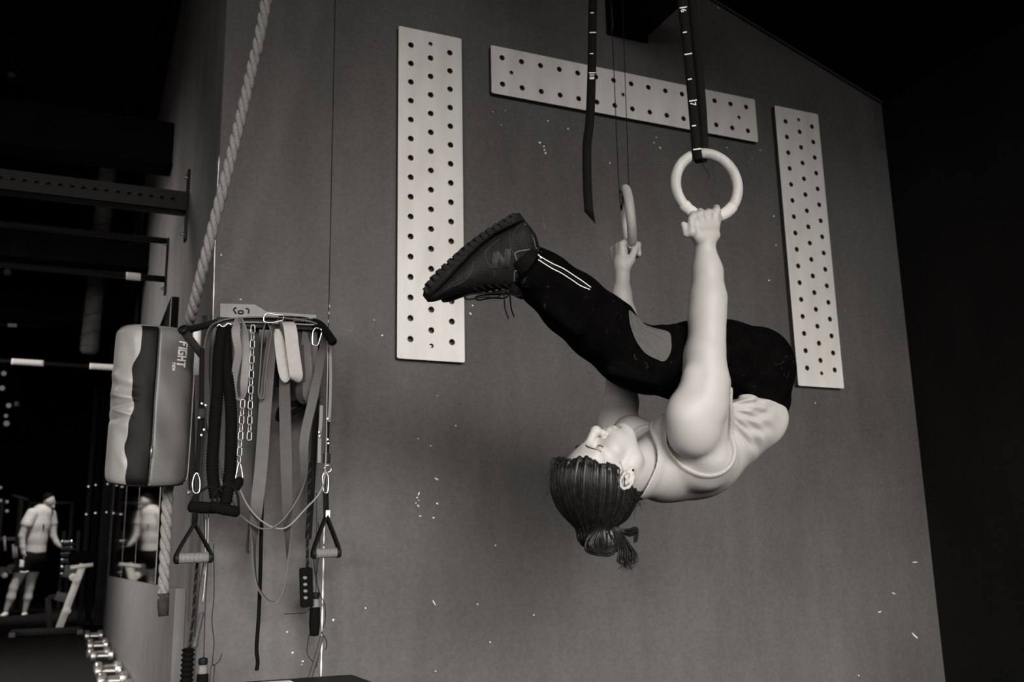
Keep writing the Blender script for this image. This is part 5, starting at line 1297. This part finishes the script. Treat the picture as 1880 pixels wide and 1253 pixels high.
# ------------------------------------------------------------------ the hall behind: mirror, beams, bars, far equipment
MZ0, MZ1 = .612, 2.08
MX = .405                                   # face of the lower panelling and mirror
wb = box('wainscot_panel', (MX, .42, 0.0), (SW-.0005, 7.35, MZ0-.002), 'wainscot', wall_left, .002)
ys = [1.45]+[PX(x, 1000, MX)[1] for x in (250, 226)]+[7.33]
box('mirror_backing', (MX+.006, 1.45, MZ0), (SW-.0005, 7.33, MZ1), 'black_paint', wall_left, .001)
for a, b in zip(ys[:-1], ys[1:]):
    V, F = box_geo((MX+.003, (a+b)/2, (MZ0+MZ1)/2), (.0022, (b-a)/2-.003, (MZ1-MZ0)/2)); mk('mirror_pane', V, F, 'mirror', wall_left, False)
    box('mirror_edge', (MX, b-.003, MZ0), (MX+.0055, b+.003, MZ1), 'bracket_grey', wall_left, .001)
# thin black strips standing in for beam shadows on the hall-side wall
for px, w, m in ((268, .10, 'black_paint'), (246, .08, 'black_paint')):
    y = PX(px, 450, SW)[1]; box('shadow_strip', (SW-.004, y, 2.15), (SW-.0005, y+w*6, 4.0), m, wall_left, .002)

# overhead beams across the hall
def beam(y, ztop, zbot, label):
    t = thing('roof_beam', (-3, y, zbot), label, 'beam')
    box('web', (HALL_X0+.02, y-.05, zbot), (SW-.002, y+.05, ztop), 'black_paint', t, .006)
    box('flange', (HALL_X0+.02, y-.11, zbot-.015), (SW-.002, y+.11, zbot), 'black_paint', t, .004)
a = PX(315, 310, SW); a2 = PX(315, 250, SW); beam(a[1], a2[2], a[2], 'broad black roof beam meeting the hall wall above the drilled pull-up bar')
a = PX(272, 497, SW); a2 = PX(272, 452, SW); beam(a[1], a2[2], a[2], 'black roof beam crossing the hall behind the taped bars')
a = PX(244, 602, SW); a2 = PX(244, 570, SW); beam(a[1], a2[2], a[2], 'farthest black roof beam low over the hall')

# drilled pull-up beam on a bolted plate
def plate(px, py0, py1, w, t):
    a, b = PX(px+2, py0, SW), PX(px-3, py1, SW); y = (a[1]+b[1])/2
    box('wall_plate', (SW-.012, y-w/2, b[2]), (SW-.001, y+w/2, a[2]), 'black_steel', t, .003)
    for z in (a[2]-.035, b[2]+.035): lathe('bolt', [(.0005, 0), (.011, 0), (.011, .010), (.007, .012), (.007, .022), (.0005, .023)], (SW-.012, y, z), (-1, 0, 0), 'steel', t, 8)
    return y, a[2], b[2]
t = thing('pull_up_beam', PX(345, 380, SW), 'dark drilled square pull-up beam bolted to the hall wall with a tall plate', 'pull-up bar')
y, z1, z0 = plate(346, 318, 440, .07, t); zc_ = PX(345, 378, SW)[2]
s = .05; V, F = [], []
xs_h = [SW-.08-.052*i for i in range(32)]
q = lambda x, z: (x, z)
loops = [[(SW-.012, -s), (SW-.012, s), (SW-3.2, s), (SW-3.2, -s)]]+[[(x+.011*math.cos(k), .011*math.sin(k)) for k in np.linspace(0, 2*PI, 12, endpoint=False)] for x in xs_h]
V, F = curve_mesh('face', loops, .005)
mk('drilled_face', np.stack([V[:, 0], y-.05+V[:, 2], V[:, 1]+zc_], 1), F, 'rig_steel', t, False)
box('beam_body', (SW-3.2, y-.030, zc_-s), (SW-.013, y+.05, zc_+s), 'black_steel', t, .004)
# twin round bars, the lower one taped
t = thing('pull_up_bar', PX(307, 490, SW), 'twin round pull-up bars on one wall plate, the lower wrapped with a white tape', 'pull-up bar')
y, z1, z0 = plate(308, 441, 540, .07, t)
for py, nm in ((457, 'upper_bar'), (514, 'lower_bar')):
    p0 = PX(306, py, SW); tube(nm, [(SW-.012, y, p0[2]), (SW-3.0, y, p0[2])], .020, 'black_steel', t, 14)
    if nm == 'lower_bar':
        xa, xb = P(258, 514, y)[0], P(231, 513, y)[0]; tube('white_tape', np.array([(xa+(xb-xa)*k/12, y, p0[2]) for k in range(13)]), .0235+.001*np.array([k % 2 for k in range(13)]), 'tape', t, 14)
    if nm == 'upper_bar':
        xa, xb = P(262, 437, y)[0], P(259, 437, y)[0]
def taped_bar(label, y, l, r, spans):
    """bar across the hall between two pixels, with tape over pixel spans"""
    a, b = P(l[0], l[1], y), P(r[0], r[1], y); t = thing('taped_bar', (a+b)/2, label, 'pull-up bar')
    d = unit(b-a); a0 = a-d*2.0; e = a+d*((SW-.002-a[0])/d[0]); tube('bar', [a0, e], .017, 'black_steel', t, 12)
    for (x0, x1) in spans:
        f0, f1 = (x0-l[0])/(r[0]-l[0]), (x1-l[0])/(r[0]-l[0]); n = 15; pa = np.array([a+(b-a)*(f0+(f1-f0)*k/(n-1)) for k in range(n)])
        tube('white_tape', pa, .0235+.0016*np.array([k % 2 for k in range(n)]), 'tape', t, 12)
taped_bar('far pull-up bar with two long white tape grips beside the leather pad', 4.4, (20, 664), (208, 675), ((21, 79), (163, 215)))
taped_bar('more distant pull-up bar with one short white tape grip', 6.6, (0, 596), (200, 603), ((14, 30),))

# spiral duct hanging in the hall
def duct():
    a, b = P(236, -40, 5.6), P(164, 640, 5.6); t = thing('spiral_duct', b, 'dark spiral-seamed ventilation duct hanging down behind the beams', 'duct')
    n = 90; pa = np.array([a+(b-a)*k/n for k in range(n+1)]); r = 16/ppm(b); tube('pipe', pa, r, 'duct', t, 20)
    T, N, B = frames(pa); L = np.linalg.norm(b-a); s = np.linspace(0, L, 500); pa = a+(b-a)*(s/L)[:, None]; T, N, B = frames(pa); an = 2*PI*s/.17
    tube('spiral_seam', pa+(r+.001)*(np.cos(an)[:, None]*N+np.sin(an)[:, None]*B), .007, 'dark_grey_steel', t, 5)
    lathe('end_cap', [(r, 0), (r, .02), (r*.7, .05), (.001, .06)], b, unit(b-a), 'duct', t, 20)
duct()

# small round pendant globes and spotlights far off
for (px, py, r, y) in ((7, 686, 4.6, 9.0), (4, 713, 4.8, 9.2), (16, 745, 4.6, 9.6), (11, 764, 3.6, 10.2), (12, 778, 5.2, 11.0)):
    c = P(px, py, y); rr = r/ppm(c); t = thing('globe_lamp', c-[0, 0, rr], 'small pale globe lamp hanging on a cord in the dark hall', 'lamp', 'globe lamps in the dark hall')
    lathe('globe', [(.001, -rr)]+[(rr*math.sin(k), -rr*math.cos(k)) for k in np.linspace(.2, PI-.2, 11)]+[(.001, rr)], c, (0, 0, 1), 'globe', t, 16, deg=80)
    tube('cord', [c+[0, 0, rr*.9], (c[0], c[1], 4.9)], .004, 'rig_black', t, 6)
for (px, py, w, h_, y, lab) in ((13, 495, 12, 12, 7.2, 'small pale ceiling spotlight between the roof beams'), (20, 133, 14, 9, 4.0, 'dim ceiling spotlight high above the beams'), (30, 738, 9, 10, 9.6, 'small pale box light among the globe lamps')):
    c = P(px, py, y); s = ppm(c); t = thing('spotlight', c, lab, 'spotlight')
    lathe('housing', [(w*.25/s, 0), (w*.5/s, .02), (w*.5/s, h_*.8/s)], c+[0, 0, 0], (0.2, -.3, -1), 'pale_metal' if py > 400 else 'duct', t, 12)
    tube('stem', [c, (c[0], c[1], 5.0)], .008, 'rig_black', t, 6)

# rack uprights at the far end of the hall wall
for (px, w, y, mt, lab) in ((191, .13, 9.9, 'rig_steel', 'broad dark steel rig upright at the far end of the mirror'), (171, .08, 10.1, 'rig_black', 'narrow black rig upright between the two grey ones'), (157, .06, 10.4, 'rig_steel', 'narrow grey rig upright farthest from the mirror')):
    c = P(px, 1000, y); t = thing('rig_upright', (c[0], y, 0), lab, 'upright')
    box('post', (c[0]-w/2, y-.05, .0), (c[0]+w/2, y+.05, 3.05), mt, t, .006)
    box('foot_plate', (c[0]-w/2-.008, y-.07, 0), (c[0]+w/2+.008, y+.07, .012), 'black_steel', t, .003)
    for z in (1.38, 1.74):
        lathe('bolt', [(.0005, 0), (.013, 0), (.013, .010), (.0005, .012)], (c[0]+random.uniform(-.02, .02), y-.05, z), (0, -1, 0), 'steel', t, 8)

# ---- far person, standing by the rack
fp = PZ(30, 1131, 0.0); MY = fp[1]
def B_(px, py, dy=0.0): return P(px, py, MY+dy)
ms = ppm(fp)
per = thing('person', (B_(40, 1131)[0], MY, 0), 'person standing far off in the hall in a white t-shirt and black shorts', 'person')
x0_, x1_ = B_(-12, 1000)[0], B_(124, 1000)[0]
MF = Field(grid(x0_, x1_, .011), grid(MY-.35, MY+.35, .012), grid(-.02, 1.95, .011))
def mch(F_, pts, k=.03, infl=0.0, sy=1.0):
    q = [(B_(a, b, c), r/ms+infl) for a, b, c, r in pts]
    for (p, r), (p2, r2) in zip(q[:-1], q[1:]): F_.cap(p, p2, r, r2, k=k, sy=sy)
TOR = [(76, 944, 0, 16), (70, 965, 0, 18.5), (66, 990, 0, 17), (64, 1012, 0, 16), (63, 1026, 0, 17)]
LEG1 = [(55, 1028, -.06, 13), (38, 1052, -.07, 10.5), (25, 1080, -.07, 7.5), (20, 1098, -.07, 7.5), (11, 1122, -.06, 4.5)]
LEG2 = [(68, 1028, .06, 13), (60, 1052, .07, 10.5), (54, 1080, .08, 7.5), (51, 1098, .08, 7.2), (45.5, 1122, .10, 4.5)]
mch(MF, TOR); mch(MF, LEG1); mch(MF, LEG2)
mch(MF, [(59, 944, -.14, 8.5), (47, 966, -.20, 7.5), (40, 985, -.20, 6.2), (41, 1005, -.20, 5.2), (43, 1017, -.20, 4.0)], .02)
mch(MF, [(92, 945, .14, 8.5), (97, 966, .17, 7), (98, 985, .17, 6), (104, 997, .15, 5), (109, 1003, .14, 4)], .02)
mch(MF, [(78, 940, 0, 7), (86, 926, 0, 6.5)], .02)
c = B_(90, 920); MF.ell(c, (10.0/ms, .095, 12.5/ms), k=.015); MF.cap(B_(94, 928), B_(97, 931), 5.5/ms, 4/ms, k=.02); MF.cap(B_(99, 921), B_(100.5, 924), 2.2/ms, 2.0/ms, k=.012)
MF.ell(B_(87, 921, -.09), (2/ms, .012, 3/ms), k=.008)
for k_ in range(4): MF.cap(B_(42.5+k_*.9, 1018, -.21+.02*k_), B_(44+k_*.8, 1027, -.21+.02*k_), .011, .009, k=.006); MF.cap(B_(109, 1003, .12+.02*k_), B_(114, 1006+k_*.5, .12+.02*k_), .011, .009, k=.006)
MF.cap(B_(45, 1016, -.22), B_(48, 1022, -.23), .012, .010, k=.006); MF.cap(B_(109, 1002, .12), B_(112, 1000, .11), .012, .010, k=.006)
V, Q = MF.mesh(); V = relax(V, Q, 2); quads_obj('body', V, Q, 'bg_skin', per)
G = Field(grid(x0_, x1_, .011), grid(MY-.38, MY+.38, .012), grid(.8, 1.72, .011)); mch(G, TOR, .03, .020)
mch(G, [(59, 944, -.14, 8.5), (49, 963, -.19, 8.6)], .02, .018); mch(G, [(92, 945, .14, 8.5), (96, 961, .17, 7.5)], .02, .018)
G.plane(B_(63, 1017), (.05, 0, -1)); G.cap(B_(79, 937), B_(86, 926), 7.5/ms, 8/ms, k=.004, mode='cut')
V, Q = G.mesh(); V = relax(V, Q, 1); sh_ = quads_obj('t_shirt', V, Q, 'bg_shirt', per)
V, F = box_geo(B_(80, 967, -.17), (.012, .004, .036), None, .003); mk('chest_print', V, F, 'bg_black', sh_)
G = Field(grid(x0_, x1_, .011), grid(MY-.38, MY+.38, .012), grid(.45, 1.1, .011)); mch(G, [(64, 1008, 0, 16), (63, 1026, 0, 17.5)], .03, .012); mch(G, LEG1[:2]+[(30, 1068, -.07, 10.5)], .04, .03); mch(G, LEG2[:2]+[(57, 1068, .07, 10.5)], .04, .03)
G.plane(B_(50, 1051), (0, 0, -1)); G.plane(B_(63, 1012), (0, 0, 1)); V, Q = G.mesh(); so = quads_obj('shorts', V, relax(V, Q, 1) is not None and Q, 'bg_black', per)
V, F = box_geo(B_(40, 1035, -.19), (.03, .006, .055), None, .004); mk('side_stripe', V, F, 'bg_white', so)
tube('hem_stripe', catmull([B_(33, 1049, -.17), B_(43, 1051.5, -.2), B_(52, 1050, -.16)], 4), .012, 'bg_white', so, 6)
G = Field(grid(B_(70, 900)[0], B_(108, 900)[0], .009), grid(MY-.14, MY+.14, .010), grid(1.5, 1.95, .009)); G.ell(B_(88.5, 916), (11.0/ms, .102, 11.5/ms), k=.01); G.plane(B_(90, 915), (.55, 0, -1)); V, Q = G.mesh(); quads_obj('hair', V, Q, 'bg_black', per)
for (px, py, dy) in ((9, 1131, -.06), (44, 1131.5, .10)):
    G = Field(grid(B_(px-16, 1130)[0], B_(px+16, 1130)[0], .008), grid(MY+dy-.12, MY+dy+.1, .010), grid(-.01, .16, .008))
    G.cap(B_(px+1, py-3, dy), B_(px-5 if px < 20 else px-2, py+1, dy-.06), .040, .032, k=.02); G.plane((0, 0, .004), (0, 0, -1)); V, Q = G.mesh(); quads_obj('training_shoe', V, Q, 'bg_white', per)

# ---- inclined bench with a pale back beam
g0 = PZ(100, 1166, 0.0); BYY = g0[1]
be = thing('incline_bench', (g0[0], BYY, 0), 'inclined bench with a pale metal back beam and dark base near the mirror', 'bench')
def Q_(px, py, dy=0): return P(px, py, BYY+dy)
s = ppm(g0)
bar_box('back_beam', Q_(107, 1158), Q_(153, 1036), .075, .05, 'pale_metal', be, up=(0, 1, 0))
bar_box('handle_bar', Q_(129, 1043, -.04), Q_(171, 1037, -.04), .04, .04, 'pale_metal', be)
bar_box('base_rail', (Q_(20, 1166)[0], BYY, .04), (Q_(146, 1166)[0], BYY, .04), .08, .07, 'black_steel', be)
bar_box('cross_foot', (Q_(146, 1166)[0], BYY-.28, .03), (Q_(146, 1166)[0], BYY+.28, .03), .06, .05, 'dark_grey_steel', be)
bar_box('cross_foot', (Q_(24, 1166)[0], BYY-.28, .03), (Q_(24, 1166)[0], BYY+.28, .03), .06, .05, 'dark_grey_steel', be)
bar_box('rear_leg', Q_(92, 1158, .05), Q_(88, 1098, .05), .06, .05, 'black_steel', be, up=(0, 1, 0))
bar_box('seat_rail', Q_(88, 1098, .05), Q_(128, 1092, .05), .06, .05, 'black_steel', be)
for (px, py) in ((140, 1067), (123, 1122), (134, 1060)): lathe('pivot', [(.001, 0), (.040, 0), (.040, .03), (.001, .034)], Q_(px, py, -.03), (0, -1, 0), 'pale_metal', be, 14)
for (a, b) in (((131, 1062), (137, 1040)), ((115, 1106), (121, 1090))): bar_box('pad', Q_(a[0], a[1], .02), Q_(b[0], b[1], .02), .18, .05, 'dark_grey_steel', be, up=(0, 1, 0))
lathe('head_roller', [(.05, -.14), (.065, -.13), (.065, .13), (.05, .14)], Q_(152, 1024, .1), (1, .4, 0), 'black_foam', be, 16)

# ---- dumbbells: one build, copied
def dumbbell(name, c, ax, L, r, mt, label, group):
    t = thing(name, c-np.array([0, 0, r]), label, 'dumbbell', group); ax = unit(ax)
    lathe('handle', [(.014, -L/2), (.017, -L*.15), (.017, L*.15), (.014, L/2)], c, ax, 'steel_dull', t, 10)
    for sg in (-1, 1): lathe('head', [(.012, 0), (r*.86, .004), (r, .016), (r, L*.24), (r*.86, L*.28), (.012, L*.285)], c+ax*sg*L*.24, ax*sg, mt, t, 6 if mt == 'pale_metal' else 16)
    return t
# standing tower of dumbbells beyond the person
TY_ = 15.0
tw = thing('dumbbell_rack', (P(121, 1060, TY_)[0], TY_, 0), 'upright rack stacked with dumbbells beyond the standing person', 'dumbbell rack')
for px in (112, 139):
    x = P(px, 1050, TY_)[0]; box('upright', (x-.03, TY_+.05, 0), (x+.03, TY_+.11, P(px, 975, TY_)[2]), 'black_steel', tw, .006)
for i, py in enumerate((995, 1005, 1016, 1028, 1041, 1054)):
    c = P(122.5, py, TY_); box('shelf', (P(112, py, TY_)[0], TY_-.10, c[2]-.050), (P(139, py, TY_)[0], TY_+.06, c[2]-.038), 'dark_grey_steel', tw, .003)
    dumbbell('dumbbell', c+[0, -.02, .0], (1, .0, 0), .20, .036, 'chrome', 'shiny dumbbell lying on a shelf of the upright rack', 'dumbbells on the upright rack')
# row of dumbbells on the floor along the wall
rowd = [(176, 1164.5), (186, 1168), (185, 1180), (194, 1186), (181, 1199), (197, 1205), (200, 1225), (218, 1232), (207, 1246), (226, 1250), (214, 1262)]
for i, (px, py) in enumerate(rowd):
    c = PZ(px, py, .042); c[0] = min(c[0], MX-.10)
    dumbbell('floor_dumbbell', c, (1, .25*(-1)**i, 0), .16, .040, 'steel_dull', 'pale round-headed dumbbell lying on the floor along the mirrored wall', 'dumbbells on the floor by the mirrored wall')
# far weight machine and bars behind the person
WY = 15.6
wm = thing('weight_machine', (P(14, 1060, WY)[0], WY, 0), 'dark weight machine with pale guide rods at the edge of the hall', 'weight machine')
for px in (-4, 32): x = P(px, 1000, WY)[0]; box('column', (x-.04, WY-.04, 0), (x+.04, WY+.04, P(px, 915, WY)[2]), 'black_steel', wm, .006)
a = P(-6, 990, WY); b = P(34, 990, WY); bar_box('cross_bar', a, b, .06, .06, 'dark_grey_steel', wm)
for px, p0_, p1_ in ((24, 1000, 1026), (29, 1004, 1024), (8, 985, 1012)): tube('guide_rod', [P(px, p0_, WY-.1), P(px+1.5, p1_, WY-.1)], .022, 'pale_metal', wm, 8)
for px, py in ((20, 1045), (4, 1050)): lathe('weight_plate', [(.02, -.02), (.08, -.025), (.082, .025), (.02, .02)], P(px, py, WY-.15), (.3, -1, 0), 'dark_grey_steel', wm, 20)
lathe('pedal', [(.01, 0), (.045, .01), (.045, .05), (.01, .06)], P(9, 1057, WY-.2), (0, -1, 0), 'pale_metal', wm, 12)
tube('lever_arm', [P(23, 910, WY), P(53, 919, WY)], .028, 'dark_grey_steel', wm, 10)
for (px, py) in ((1, 896), (1, 920), (13, 922), (13, 939)):
    c = P(px, py, WY-.06); rr = 3/ppm(c); lathe('indicator_lamp', [(.001, 0), (rr*.8, .004), (rr, .02), (rr*.7, .04), (.001, .05)], c, (0, -1, 0), 'globe', wm, 10)
    bar_box('lamp_stalk', c+[0, .03, 0], P(-4, py, WY)+[0, .03, 0], .02, .02, 'black_steel', wm)
hr = thing('pull_up_rig', (P(94, 924, 16.0)[0], 16.0, 0), 'far grey pull-up bar on black posts level behind the head of the standing person', 'pull-up bar')
tube('bar', [P(54, 925, 16.0), P(133, 924, 16.0)], .026, 'dark_grey_steel', hr, 10)
for px in (54, 133): x = P(px, 925, 16.0); box('post', (x[0]-.03, 15.97, 0), (x[0]+.03, 16.03, x[2]+.03), 'black_steel', hr, .004)
